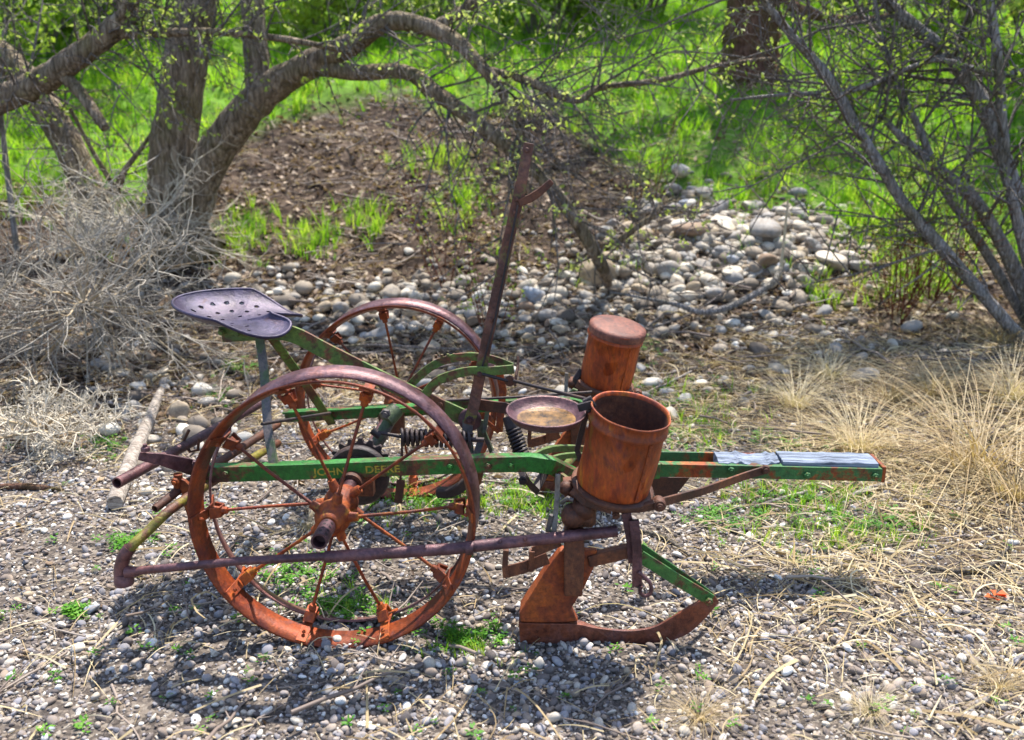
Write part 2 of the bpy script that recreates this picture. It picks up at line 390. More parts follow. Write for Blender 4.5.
peb = t.ramp(vor.outputs['Color'], [(0, (.04, .034, .03)), (.4, (.09, .075, .065)), (.7, (.17, .14, .115)), (1, (.30, .27, .23))])
grn = t.ramp(n1, [(.3, (.05, .10, .015)), (.6, (.13, .25, .03))])
c = t.mix(sep.outputs[0], soil, peb); c = t.mix(sep.outputs[1], c, grn)
t.base(c, .95, 0, .1)
ad = t.n('Math', operation='ADD'); t.l(n2, ad.inputs[0]); t.l(n3, ad.inputs[1]); t.bump(ad.outputs[0], .7, .02)
gme.materials.append(t.m)

# ------------------------------------------------------------------ scatter (gravel, grass, straw, litter): one geometry-nodes object each
def scatter(name, sources, P, R, S, I, label, cat):
    me = bpy.data.meshes.new(name); P = np.asarray(P, np.float32); n = len(P)
    me.vertices.add(n); me.vertices.foreach_set('co', P.ravel())
    for an, typ, key, arr in (('rot', 'FLOAT_VECTOR', 'vector', R), ('size', 'FLOAT_VECTOR', 'vector', S), ('pick', 'INT', 'value', I)):
        at = me.attributes.new(an, typ, 'POINT'); at.data.foreach_set(key, np.asarray(arr, np.int32 if typ == 'INT' else np.float32).ravel())
    me.update()
    o = link(bpy.data.objects.new(name, me)); tag(o, label, cat, None, 'stuff')
    ng = bpy.data.node_groups.new(name, 'GeometryNodeTree')
    ng.interface.new_socket('Geometry', in_out='INPUT', socket_type='NodeSocketGeometry')
    ng.interface.new_socket('Geometry', in_out='OUTPUT', socket_type='NodeSocketGeometry')
    N = ng.nodes; L = ng.links
    gi = N.new('NodeGroupInput'); go = N.new('NodeGroupOutput'); ip = N.new('GeometryNodeInstanceOnPoints'); gti = N.new('GeometryNodeGeometryToInstance')
    for sme in sources[::-1]:
        so_ = bpy.data.objects.new(sme.name, sme)
        oi = N.new('GeometryNodeObjectInfo'); oi.inputs['Object'].default_value = so_; oi.inputs['As Instance'].default_value = False
        L.new(oi.outputs['Geometry'], gti.inputs[0])
    L.new(gi.outputs[0], ip.inputs['Points']); L.new(gti.outputs[0], ip.inputs['Instance'])
    ip.inputs['Pick Instance'].default_value = True
    def named(nm, typ):
        x = N.new('GeometryNodeInputNamedAttribute'); x.data_type = typ; x.inputs[0].default_value = nm; return x.outputs[0]
    er = N.new('FunctionNodeEulerToRotation'); L.new(named('rot', 'FLOAT_VECTOR'), er.inputs[0])
    L.new(er.outputs[0], ip.inputs['Rotation']); L.new(named('size', 'FLOAT_VECTOR'), ip.inputs['Scale']); L.new(named('pick', 'INT'), ip.inputs['Instance Index'])
    L.new(ip.outputs[0], go.inputs[0])
    md = o.modifiers.new('scatter', 'NODES'); md.node_group = ng
    return o
def sample(n, x0, x1, y0, y1, dens, power=0):
    # rejection sampling of ground points; denser towards the camera when power > 0
    out = []
    while sum(len(q) for q in out) < n:
        x = rng.uniform(x0, x1, n*2); y = rng.uniform(y0, y1, n*2)
        keep = rng.uniform(0, 1, n*2) < dens(x, y)*np.where(power > 0, (y0/y)**power, 1)
        keep &= np.abs(x) < .75*y+1.0          # the part of the ground about the view
        out.append(np.stack([x[keep], y[keep]], -1))
    q = np.concatenate(out)[:n]; return q[:, 0], q[:, 1]

def ico(sub):
    import bmesh
    bm = bmesh.new(); bmesh.ops.create_icosphere(bm, subdivisions=sub, radius=1)
    V = np.array([v.co[:] for v in bm.verts]); F = np.array([[v.index for v in f.verts] for f in bm.faces]); bm.free(); return V, F
def stone_mesh(name, sub, seed, amp=.22, angular=0):
    r = np.random.default_rng(seed); V, F = ico(sub); d = np.zeros(len(V))
    for k in range(5):
        a = r.normal(size=3); a /= np.linalg.norm(a); d += r.uniform(-1, 1)*np.sin((V@a)*r.uniform(1.2, 3.2)+r.uniform(0, 6))
    V = V*(1+amp*d/2.2)[:, None]
    if angular:
        for k in range(7):
            a = r.normal(size=3); a /= np.linalg.norm(a); h = r.uniform(.55, .85); ex = np.maximum(V@a-h, 0); V = V-ex[:, None]*a*.9
    return mesh_np(name, V, F)
GRV = [stone_mesh('pebble', 2, 100+i, .25, i % 3) for i in range(9)]
for m in GRV: m.materials.append(m_gravel)
n = 98000
x, y = sample(n, -5, 5, 1.35, 5.2, lambda x, y: np.clip((z_gravel(x, y)+.10)*(.45+.55*sm(-.55, .15, hsh(x*2.7+3, y*3.3)+.5*hsh(x*6.1, y*5.3+2))), 0, 1), .8)
s = np.exp(rng.normal(math.log(.0045), .52, n)); s = np.clip(s, .0018, .017)
Sx = np.stack([s*rng.uniform(.9, 1.35, n), s*rng.uniform(.75, 1.05, n), s*rng.uniform(.5, .8, n)], -1)
R = np.stack([rng.uniform(-.8, .8, n), rng.uniform(-.8, .8, n), rng.uniform(0, 6.28, n)], -1)
scatter('gravel', GRV, np.stack([x, y, H(x, y)+s*rng.uniform(.1, .55, n)], -1), R, Sx, rng.integers(0, 9, n), 'grey and tan loose gravel covering the ground under the planter', 'gravel')

def strip_mesh(name, L, wd, bend, seg=4, seed=0, lift=0):
    r = np.random.default_rng(seed); V = []; F = []; p = np.zeros(3); hd = 0
    for i in range(seg+1):
        tt = i/seg; ww = wd*(1-.6*tt)
        nrm = np.array([-math.sin(hd), math.cos(hd), 0]); z = lift*math.sin(PI*tt)*L
        V += [p+nrm*ww/2+[0, 0, z], p-nrm*ww/2+[0, 0, z+wd*.3]]
        hd += bend*r.uniform(.3, 1.3)/seg; p = p+np.array([math.cos(hd), math.sin(hd), 0])*L/seg
    V = np.array(V); V[:, 0] -= L/2
    for i in range(seg): F.append([2*i, 2*i+1, 2*i+3, 2*i+2])
    return mesh_np(name, V, F)
STR = [strip_mesh('straw', 1, .026+.014*(i % 3), [.2, -.5, .9, -.15, 1.5, 0][i % 6], 5, i, [.05, .12, .02][i % 3]) for i in range(8)]
for m in STR: m.materials.append(m_straw)
def d_straw(x, y):
    a = .09+.9*sm(.5, 1.7, x)*sm(2.0, 2.6, y+.4*hsh(x*3, y*2))+.30*sm(.2, 1.2, x)
    a = a+.25*sm(3.2, 4.2, y)
    patch = .35+.65*sm(-.1, .5, hsh(x*2.2+1, y*2.6)+.4*hsh(x*5, y*6))
    return np.clip(a*patch, 0, 1)*(1-.72*sm(4.9, 6.0, y))*(1-sm(8.5, 9.5, y)*.8)
n = 42000
x, y = sample(n, -6, 6, 1.4, 10, d_straw, .5)
L = np.clip(np.exp(rng.normal(math.log(.085), .5, n)), .03, .28)
R = np.stack([rng.normal(0, .25, n), rng.normal(0, .16, n), rng.uniform(0, 6.28, n)], -1)
scatter('dry_straw', STR, np.stack([x, y, H(x, y)+.008+rng.uniform(0, .014, n)], -1), R, np.stack([L, .035+.45*L, L], -1), rng.integers(0, 8, n), 'pale dry straw scattered over the gravel and dirt', 'straw')

def leaf_curl(name, seed):
    r = np.random.default_rng(seed); V = []; F = []
    for i in range(5):
        for j in range(3):
            u_ = i/4-.5; v_ = (j-1)*.28*math.cos(u_*2.8); V.append([u_, v_, .25*u_*u_+r.uniform(-.08, .08)+.5*v_*v_*r.uniform(0, 3)])
    for i in range(4):
        for j in range(2): a = i*3+j; F.append([a, a+1, a+4, a+3])
    return mesh_np(name, np.array(V), F)
LIT = [leaf_curl('dead_leaf', i) for i in range(6)]
for m in LIT: m.materials.append(m_litter)
n = 23000
x, y = sample(n, -8, 7, 1.7, 11, lambda x, y: np.clip(sm(3.6, 5.0, y)*(1-.85*z_green(x, y)), .07, 1)*(.4+.6*sm(-.3, .4, hsh(x*1.9, y*2.2))), .5)
s = rng.uniform(.022, .07, n)*np.clip(y/5, .35, 1)
R = np.stack([rng.normal(0, .6, n), rng.normal(0, .6, n), rng.uniform(0, 6.28, n)], -1)
scatter('leaf_litter', LIT, np.stack([x, y, H(x, y)+.008], -1), R, np.stack([s, s, s], -1), rng.integers(0, 6, n), 'brown dead leaves littering the dirt bank below the trees', 'leaf litter')

def twig_mesh(name, seed):
    r = np.random.default_rng(seed); b = MB(); p = Vector((-.5, 0, 0)); pts = [p.copy()]; 
    for i in range(5): p = p+Vector((.2, r.normal(0, .03), r.normal(.006, .02))); pts.append(p.copy())
    b.tube(pts, [.013, .012, .011, .009, .007, .004], 5)
    for k in (2, 3):
        q = pts[k]; d = Vector((.16, r.choice([-1, 1])*.13, r.uniform(-.02, .08))); b.tube([q, q+d*.6, q+d*1.1+Vector((.03, 0, 0))], [.007, .005, .002], 4)
    return b.mesh(name)
TWG = [twig_mesh('twig', i) for i in range(6)]
for m in TWG: m.materials.append(m_stick)
n = 5200
x, y = sample(n, -7, 7, 1.6, 10.5, lambda x, y: np.clip(.13+sm(3.4, 5.0, y)*(1-.9*z_green(x, y)), 0, 1), .4)
L = np.clip(np.exp(rng.normal(math.log(.22), .5, n)), .06, .7)
R = np.stack([rng.normal(0, .5, n), rng.normal(0, .14, n), rng.uniform(0, 6.28, n)], -1)
scatter('fallen_twigs', TWG, np.stack([x, y, H(x, y)+.012], -1), R, np.stack([L, L, L], -1), rng.integers(0, 6, n), 'thin grey fallen twigs strewn over the dirt behind the planter', 'twigs')

def clump_mesh(name, seed, blades=11, spread=.25, wd=.035, lean=.45, ht=1.0):
    r = np.random.default_rng(seed); V = []; F = []
    for k in range(blades):
        a = r.uniform(0, 6.28); o = np.array([math.cos(a), math.sin(a), 0])*r.uniform(0, spread); h = ht*r.uniform(.5, 1.0)
        b = a+r.normal(0, .7); d = np.array([math.cos(b), math.sin(b), 0]); sd_ = np.array([-d[1], d[0], 0]); base = len(V); ln = lean*r.uniform(.4, 1.6)
        for i in range(4):
            tt = i/3; p = o+d*ln*h*tt**1.8+np.array([0, 0, h*(tt-.25*ln*tt**2.5)]); ww = wd*(1-.85*tt)
            V += [p+sd_*ww/2, p-sd_*ww/2]
        for i in range(3): F.append([base+2*i, base+2*i+1, base+2*i+3, base+2*i+2])
    return mesh_np(name, np.array(V), F)
GRS = [clump_mesh('grass_clump', i, 12, .35, .06, .5) for i in range(6)]
for m in GRS: m.materials.append(m_grass)
n = 12000
x, y = sample(n, -16, 16, 6.3, 22, lambda x, y: np.clip(z_green(x, y)*(.55+.45*sm(-.4, .3, hsh(x*1.3, y*1.1))), 0, 1), .9)
s = rng.uniform(.10, .24, n)*(1+.03*(y-7))
R = np.stack([rng.normal(0, .1, n), rng.normal(0, .1, n), rng.uniform(0, 6.28, n)], -1)
scatter('grass', GRS, np.stack([x, y, H(x, y)-.01], -1), R, np.stack([s, s, s*rng.uniform(.7, 1.2, n)], -1), rng.integers(0, 6, n), 'bright green grass on the slope behind the trees', 'grass')
# low green sprouts among the gravel: broad small leaves in patches
def weed_mesh(name, seed):
    r = np.random.default_rng(seed); V = []; F = []
    for k in range(14):
        a = r.uniform(0, 6.28); d = np.array([math.cos(a), math.sin(a), 0]); sd_ = np.array([-d[1], d[0], 0]); rr = r.uniform(.1, .6); h = r.uniform(.15, .7)
        c_ = d*rr+np.array([0, 0, h]); l_ = r.uniform(.22, .4); b = len(V); up = np.array([0, 0, r.uniform(-.1, .5)])
        V += [c_-d*l_*.5, c_+sd_*l_*.32, c_+d*l_*.6+up*l_, c_-sd_*l_*.32]; F.append([b, b+1, b+2, b+3])
    return mesh_np(name, np.array(V), F)
WED = [weed_mesh('weed', i) for i in range(5)]
for m in WED: m.materials.append(m_weed)
PATCH = [(300, 575, 30, 14), (110, 447, 26, 14), (695, 405, 45, 28), (690, 435, 35, 12), (795, 445, 45, 12), (240, 370, 25, 10), (340, 610, 40, 10), (440, 500, 40, 16), (520, 500, 30, 14), (650, 395, 25, 20),
         (215, 400, 20, 10), (130, 545, 20, 6), (75, 615, 12, 5), (860, 525, 60, 10), (640, 345, 20, 8), (470, 640, 30, 8), (800, 500, 60, 14), (385, 495, 40, 14), (730, 520, 40, 10)]
PX = []; 
for (a_, b_, sx, sy) in PATCH:
    for k in range(int(26+sx*1.1)):
        g_ = G(a_+rng.normal(0, sx*.6), b_+rng.normal(0, sy*.6)); PX.append(g_)
for k in range(170): PX.append(G(rng.uniform(0, 1024), rng.uniform(400, 740)))
PX = np.array([p[:] for p in PX]); n = len(PX); s = rng.uniform(.018, .042, n)
R = np.stack([rng.normal(0, .15, n), rng.normal(0, .15, n), rng.uniform(0, 6.28, n)], -1)
scatter('green_weeds', WED, PX, R, np.stack([s, s, s], -1), rng.integers(0, 5, n), 'small green weeds sprouting in patches through the gravel', 'weeds')
GR2 = [clump_mesh('short_grass', 40+i, 8, .3, .07, .6) for i in range(4)]
for m in GR2: m.materials.append(m_grass)
PX = []
for (a_, b_, sx, sy, c_) in [(245, 240, 22, 22, 60), (315, 245, 22, 14, 40), (365, 225, 26, 14, 45), (460, 205, 26, 20, 60), (440, 165, 40, 14, 50), (820, 297, 16, 14, 30), (900, 280, 40, 24, 60), (940, 285, 30, 20, 50), (870, 225, 30, 22, 60), (830, 540, 90, 18, 90),
                       (800, 500, 90, 16, 90), (690, 420, 60, 30, 70), (440, 505, 60, 18, 70), (535, 510, 40, 22, 60), (350, 605, 60, 14, 30), (470, 655, 40, 14, 25), (20, 180, 60, 40, 130), (60, 100, 60, 60, 150), (240, 240, 140, 30, 60), (760, 260, 200, 30, 60), (300, 90, 60, 20, 60)]:
    for k in range(c_): PX.append(G(a_+rng.normal(0, sx*.6), min(735, b_+rng.normal(0, sy*.6))))
PX = np.array([p[:] for p in PX]); n = len(PX); s = rng.uniform(.4, 1, n)*np.clip(PX[:, 1]*.028, .05, .3)
R = np.stack([rng.normal(0, .15, n), rng.normal(0, .15, n), rng.uniform(0, 6.28, n)], -1)
scatter('short_green_grass', GR2, PX, R, np.stack([s*.7, s*.7, s], -1), rng.integers(0, 4, n), 'thin green grass blades poking through dirt and gravel', 'grass')

# ------------------------------------------------------------------ trees
def limb(b, spec, seg=12, n=5, jitter=.012):
    P = smooth_path([W(q[0], q[1], q[2]) for q in spec], n)
    rs = np.interp(np.arange(len(P))/n, np.arange(len(spec)), [q[3]*q[2]/FPX/2*.88 for q in spec])
    P = [Vector(p)+Vector(rng.normal(0, jitter, 3))*float(r)*2 for p, r in zip(P, rs)]
    rs = rs*(1+rng.normal(0, .03, len(rs)))
    o_ = len(b.V); b.tube(P, list(rs), seg*2 if rs[0] > .06 else seg)
    for i in range(o_, len(b.V)):
        j = min((i-o_)//(seg*2 if rs[0] > .06 else seg), len(P)-1); q = Vector(b.V[i]); b.V[i] = tuple(P[j]+(q-P[j])*float(1+rng.normal(0, .022)))
    return P, rs
def grow(b, leaves, p, d, L, r, depth, droop=-.1, leaf_every=.14, wob=.13, prob=1.0):
    n = 5; p = Vector(p); d = Vector(d).normalized(); pts = [p.copy()]
    for i in range(n):
        d = (d+Vector(rng.normal(0, wob, 3))+Vector((0, 0, droop*.3))).normalized(); p = p+d*(L/n); pts.append(p.copy())
        if depth > 0 and i >= 0 and rng.uniform() < .8*prob:
            a = d.orthogonal(); a.rotate(Matrix.Rotation(rng.uniform(0, 6.28), 3, d))
            grow(b, leaves, p, d*.7+a*rng.uniform(.5, 1.0), L*rng.uniform(.4, .65), r*.55, depth-1, droop, leaf_every, wob, prob)
    b.tube(pts, [r*(1-.75*i/n) for i in range(n+1)], 4 if r < .012 else 6, caps=False)
    if depth <= 1 and leaf_every:
        k = int(L/leaf_every)
        for i in range(k):
            t_ = rng.uniform(.2, 1)*n; i0 = min(int(t_), n-1); q = pts[i0].lerp(pts[i0+1], t_-i0); leaves.append(q)
def leaf_mesh(name, pts, size, per=4, spread=.016, mat=None):
    P = np.repeat(np.array([q[:] for q in pts]), per, 0); n = len(P); P = P+rng.normal(0, spread, (n, 3))
    d = rng.normal(size=(n, 3)); d /= np.linalg.norm(d, axis=1)[:, None]; e = np.cross(d, rng.normal(size=(n, 3))); e /= np.linalg.norm(e, axis=1)[:, None]
    s = size*rng.uniform(.6, 1.3, n)[:, None]; up = np.cross(d, e)
    V = np.stack([P-d*s*.5, P+e*s*.27+up*s*.08, P+d*s*.5, P-e*s*.27+up*s*.08], 1).reshape(-1, 3)
    F = np.arange(4*n).reshape(n, 4)
    me = mesh_np(name, V, F, False)
    if mat: me.materials.append(mat)
    return me
def tree(name, label, limbs, mat, grow_on, group=None, leaf=m_leaf, leaf_size=.036, crown_up=(), cat='tree', per=4, bare=()):
    """limbs: list of measured limbs; grow_on: (limb, from, to, count, length, depth, droop)"""
    base = W(*limbs[0][0][:3]); t_ = empty(name, base); tag(t_, label, cat, group)
    b = MB(); tw = MB(); leaves = []; paths = []
    for L in limbs: paths.append(limb(b, L, 14 if L[0][3] > 18 else 9))
    for (i, a0, a1, cnt, ln, dep, drp) in grow_on:
        P, rs = paths[i]
        for k in range(cnt):
            f_ = rng.uniform(a0, a1)*(len(P)-1); j = int(min(f_, len(P)-2)); q = P[j].lerp(P[j+1], f_-j)
            ax = (P[j+1]-P[j]).normalized(); a_ = ax.orthogonal(); a_.rotate(Matrix.Rotation(rng.uniform(0, 6.28), 3, ax))
            ll = ln*rng.uniform(.6, 1.3)
            grow(tw, leaves, q, a_+ax*.6+Vector((0, 0, .25)), ll, min(.004+.011*ll, rs[j]*.7), dep, drp)
    for (i, a0, a1, cnt, ln, dep, drp) in bare:
        P, rs = paths[i]
        for k in range(cnt):
            f_ = rng.uniform(a0, a1)*(len(P)-1); j = int(min(f_, len(P)-2)); q = P[j].lerp(P[j+1], f_-j)
            ax = (P[j+1]-P[j]).normalized(); a_ = ax.orthogonal(); a_.rotate(Matrix.Rotation(rng.uniform(0, 6.28), 3, ax))
            ll = ln*rng.uniform(.5, 1.4); grow(tw, [], q, a_*.8+ax*.8, ll, min(.004+.006*ll, rs[j]*.6), dep, drp, 0, .12)
    for o in (b, tw):
        o.V = [tuple(Vector(v)-base) for v in o.V]
    b.build('trunk', mat, t_)
    if tw.V: tw.build('twigs', m_twig, t_)
    if leaves:
        lv = leaf_mesh('crown', [q-base for q in leaves], leaf_size, per, .016, leaf); link(bpy.data.objects.new('crown', lv), t_)
    return t_
tree('multi_stem_tree', 'thick furrowed trunk with long arching limb reaching down to the rock pile', [
    [(178, 262, 6.75, 110), (176, 240, 6.75, 82), (174, 215, 6.8, 62), (172, 180, 6.8, 52), (176, 130, 6.8, 48), (186, 60, 6.8, 46), (196, 0, 6.8, 42), (206, -110, 6.75, 34), (214, -210, 6.8, 22), (220, -290, 6.9, 10)],
    [(184, 235, 6.75, 44), (205, 172, 6.7, 40), (235, 125, 6.6, 38), (275, 85, 6.5, 33), (320, 60, 6.4, 28), (350, 45, 6.3, 24), (385, 22, 6.2, 20), (420, 25, 6.1, 18), (455, 40, 6.0, 16), (480, 65, 5.9, 14), (500, 88, 5.85, 11), (515, 125, 5.8, 7), (532, 160, 5.8, 4)],
    [(258, 95, 6.55, 26), (255, 40, 6.6, 26), (250, -60, 6.7, 22), (262, -170, 6.8, 12), (275, -260, 6.9, 6)],
    [(315, 66, 6.4, 20), (360, 73, 6.3, 17), (405, 72, 6.2, 16), (440, 95, 6.1, 17), (480, 125, 5.95, 16), (530, 165, 5.85, 15), (565, 205, 5.85, 15), (600, 262, 5.95, 15), (608, 285, 6.15, 10)],
    [(490, 70, 5.9, 8), (530, 82, 5.9, 10), (575, 100, 5.9, 9), (600, 88, 5.95, 7), (660, 80, 6, 6), (720, 65, 6.1, 5), (775, 58, 6.2, 3)],
    [(432, 28, 6.1, 12), (470, 6, 6.2, 12), (530, -40, 6.3, 10), (620, -140, 6.4, 8), (700, -260, 6.4, 5)],
    [(560, 200, 6.1, 8), (600, 245, 6.0, 8), (640, 225, 5.9, 7), (662, 207, 5.85, 6)],
    [(205, -100, 6.7, 14), (330, -220, 6.4, 10), (440, -330, 6.1, 6), (520, -400, 5.9, 3)],
    [(210, -150, 6.75, 14), (140, -220, 6.4, 10), (80, -280, 6.2, 5)]],
    m_bark, [(0, .55, 1, 9, .8, 2, -.05), (1, .35, 1, 22, .5, 1, -.25), (2, .3, 1, 8, .7, 2, -.1), (3, .2, .95, 16, .5, 1, -.3), (4, .1, 1, 20, .4, 1, -.2), (5, .1, 1, 16, .7, 2, -.2), (7, .2, 1, 2, .8, 2, -.1), (8, .2, 1, 4, .8, 2, -.1), (6, .2, 1, 8, .4, 1, -.3)], bare=[(1, .4, 1, 10, .8, 2, -.4), (3, .2, .9, 24, .8, 1, -.3), (3, .3, .9, 2, .6, 2, -.3), (4, 0, 1, 16, .7, 2, -.3), (5, 0, .6, 8, .7, 2, -.3), (6, .1, 1, 6, .5, 1, -.2)])
tree('leaning_tree', 'mossy trunk leaning left out of the dry brush', [
    [(104, 250, 6.9, 40), (97, 215, 6.9, 36), (82, 175, 6.9, 33), (60, 130, 6.9, 32), (30, 85, 6.9, 32), (0, 55, 6.9, 30), (-60, 0, 6.8, 28), (-140, -120, 6.8, 20), (-180, -260, 6.8, 12)],
    [(92, 195, 6.9, 12), (115, 190, 6.85, 11), (125, 170, 6.8, 7), (140, 150, 6.8, 5), (155, 128, 6.8, 3)],
    [(118, 193, 6.85, 7), (92, 150, 6.7, 5), (70, 108, 6.6, 4)]],
    m_bark, [(0, .5, 1, 11, .9, 2, -.1), (0, .2, .5, 6, .5, 1, -.1), (1, .2, 1, 6, .4, 1, 0)])
tree('bough_tree', 'dark crooked bough with a broken stub crossing the upper left corner', [
    [(-230, 330, 6.2, 46), (-170, 230, 6.2, 42), (-100, 155, 6.1, 36), (-40, 118, 6.0, 30), (0, 100, 6.0, 28), (40, 82, 6.0, 28), (80, 55, 5.9, 26), (112, 30, 5.9, 24), (128, 14, 5.9, 22), (120, -6, 5.9, 14)],
    [(118, 34, 5.9, 12), (160, 33, 5.9, 9), (220, 32, 5.9, 8), (290, 40, 5.9, 7), (350, 52, 5.9, 5)],
    [(60, 72, 5.95, 15), (80, 92, 5.9, 14), (94, 112, 5.85, 12), (105, 128, 5.8, 10)],
    [(-170, 220, 6.2, 30), (-220, 60, 6.3, 26), (-230, -150, 6.3, 18), (-180, -350, 6.2, 10)],
    [(110, 30, 5.9, 12), (180, -60, 5.6, 10), (280, -200, 5.2, 8), (330, -320, 4.9, 5)]],
    m_bark, [(0, .45, .95, 22, .6, 1, -.2), (1, .1, 1, 22, .45, 1, -.2), (3, .3, 1, 5, 1.0, 2, -.1), (4, .1, 1, 2, .8, 2, -.1)], bare=[(0, .4, .95, 14, .7, 2, -.2), (1, 0, 1, 16, .6, 2, -.2)])
tree('grey_multi_stem_tree', 'clump of grey leaning stems with sprouting leaves at the right edge', [
    [(1060, 372, 5.35, 19), (1018, 335, 5.35, 15), (970, 280, 5.4, 13), (935, 240, 5.4, 15), (905, 205, 5.4, 12), (880, 165, 5.4, 12), (855, 125, 5.4, 11), (830, 80, 5.4, 11), (800, 45, 5.4, 9), (775, 15, 5.4, 8), (740, -30, 5.4, 6)],
    [(1070, 330, 5.8, 28), (1024, 215, 5.8, 19), (1000, 150, 5.8, 17), (985, 110, 5.8, 17), (960, 70, 5.8, 15), (930, 40, 5.8, 16), (890, 5, 5.8, 13), (840, -60, 5.7, 10), (780, -180, 5.5, 6)],
    [(1045, 345, 5.6, 18), (1010, 260, 5.6, 16), (975, 200, 5.6, 14), (940, 170, 5.6, 12), (905, 140, 5.6, 9), (880, 115, 5.6, 5)],
    [(1050, 340, 5.5, 16), (1012, 200, 5.5, 12), (1003, 130, 5.5, 11), (998, 60, 5.5, 10), (990, 0, 5.5, 9), (985, -80, 5.5, 7), (960, -240, 5.4, 5)],
    [(1040, 345, 5.7, 12), (985, 250, 5.7, 11), (945, 190, 5.7, 9), (920, 130, 5.7, 8), (900, 90, 5.7, 7), (880, 30, 5.7, 5), (870, -40, 5.7, 3)],
    [(945, 55, 5.7, 7), (900, 72, 5.6, 6), (860, 88, 5.5, 6), (820, 93, 5.5, 6), (780, 95, 5.5, 4), (730, 100, 5.5, 3)],
    [(1060, 60, 5.8, 8), (1000, 75, 5.7, 7), (940, 60, 5.6, 5), (890, 75, 5.5, 4)],
    [(1070, 330, 5.9, 26), (1050, 200, 6.0, 22), (1040, 60, 6.1, 18), (1020, -120, 6.1, 12), (960, -300, 5.9, 7)],
    [(1030, -60, 6.1, 12), (930, -200, 5.6, 9), (800, -330, 5.1, 6), (700, -420, 4.7, 4)]],
    m_bark2, [(0, .3, 1, 22, .5, 1, -.15), (1, .2, 1, 22, .6, 1, -.1), (2, .2, 1, 11, .45, 1, -.1), (3, .2, 1, 15, .5, 1, -.1), (4, .1, 1, 14, .45, 1, -.1), (5, 0, 1, 14, .4, 1, -.1), (6, 0, 1, 14, .4, 1, -.1), (7, .3, 1, 7, .8, 2, -.1), (8, .1, 1, 3, .8, 2, -.1)], bare=[(0, .15, 1, 18, .9, 1, -.05), (1, .1, .8, 16, 1.1, 1, 0), (2, .1, 1, 12, .9, 1, -.05), (3, .1, .8, 8, .9, 1, 0), (4, .1, 1, 12, .9, 1, 0), (5, 0, 1, 8, .6, 1, -.1), (0, .4, 1, 5, .8, 2, 0)])
tree('broad_tree', 'broad brown trunk standing in the sunny grass beyond the rock pile', [
    [(748, 112, 10.6, 96), (748, 90, 10.6, 76), (750, 60, 10.6, 62), (752, 20, 10.6, 57), (758, -40, 10.6, 54), (765, -150, 10.5, 44), (775, -300, 10.4, 30), (780, -420, 10.3, 16)],
    [(760, -60, 10.6, 36), (830, -150, 10.3, 26), (900, -280, 9.8, 14)],
    [(757, -80, 10.6, 30), (690, -180, 10.2, 22), (600, -300, 9.8, 12)],
    [(758, -20, 10.6, 18), (800, 10, 10.2, 12), (850, 20, 9.9, 8), (900, 14, 9.6, 4)]],
    m_bark3, [(0, .5, 1, 12, 1.3, 2, -.1), (1, .2, 1, 12, 1.2, 2, -.1), (2, .2, 1, 12, 1.2, 2, -.15), (3, .2, 1, 12, .7, 1, -.2)], leaf=m_leaf_far, leaf_size=.06)
# young trees and bushes further up the slope
def bush(name, label, px, Yd, ht, wd, stems, n_leaf, leaf=m_leaf_far, size=.05, group=None, seed=0, cat='bush', bark=m_twig, depth=2):
    d = sight(px, 100); d = d/d[1]; x_ = d[0]*Yd; base = Vector((x_, Yd, float(H(x_, Yd))-.03)); t_ = empty(name, base); tag(t_, label, cat, group)
    b = MB(); lv = []
    for k in range(stems):
        a = rng.uniform(0, 6.28); o = Vector((math.cos(a), math.sin(a), 0))*rng.uniform(0, .15*wd); dr = Vector((math.cos(a)*wd/ht*rng.uniform(.2, .7), math.sin(a)*wd/ht*rng.uniform(.2, .7), 1))
        grow(b, lv, o, dr, ht*rng.uniform(.6, 1.0), (.008*ht+.004 if depth == 2 else .005), depth, .05 if depth == 2 else .2, max(.02, ht*.02), .16 if depth == 2 else .09)
    b.build('stems', bark, t_)
    if n_leaf and lv:
        if len(lv) > n_leaf: lv = [lv[i] for i in rng.choice(len(lv), n_leaf, replace=False)]
        me = leaf_mesh('crown', lv, size, 3, .05, leaf); link(bpy.data.objects.new('crown', me), t_)
    return t_
for (px, Yd, ht, wd, lab) in [(40, 11.5, 2.6, 2.2, 'leafy bush at the far left behind the leaning trunk'), (130, 13.0, 2.8, 2.4, 'leafy bush seen between the left trunks'), (330, 12.5, 1.8, 2.2, 'low leafy bush at the top of the brown bank'), (430, 14.0, 2.6, 2.4, 'leafy bush above the arching limb'),
        (540, 13.0, 2.2, 2.2, 'yellow-green bush behind the lever top at the upper middle'), (640, 14.5, 2.6, 2.4, 'leafy bush just left of the broad brown trunk'), (850, 13.5, 2.4, 2.2, 'leafy bush just right of the broad brown trunk'), (950, 12.0, 2.4, 2.2, 'leafy bush behind the grey stems'), (1050, 10.5, 2.6, 2.0, 'leafy bush past the right edge stems'), (-60, 10.0, 2.4, 2.0, 'leafy bush past the left edge')]:
    bush('leafy_bush', lab, px, Yd, ht, wd, 12, 6500, size=.10, group='bushes up the green slope')
for (px, Yd, ht, wd, st, lab) in [(920, 5.75, 1.0, 1.0, 16, 'thicket of upright reddish stems under the grey leaning stems'), (955, 6.1, 1.0, .9, 12, 'second thicket of reddish stems nearest the right edge'), (445, 6.3, 1.0, .8, 8, 'thin red-brown shoots standing behind the lever'), (490, 5.6, .8, .5, 6, 'sparse red shoots just right of the lever'), (650, 7.6, .9, .8, 6, 'thin red shoots behind the rock pile')]:
    bush('red_stem_shrub', lab, px, Yd, ht, wd, st, 70, leaf=m_leaf, size=.03, group='shrubs with reddish bare stems', cat='shrub', bark=m_redtwig, depth=1)
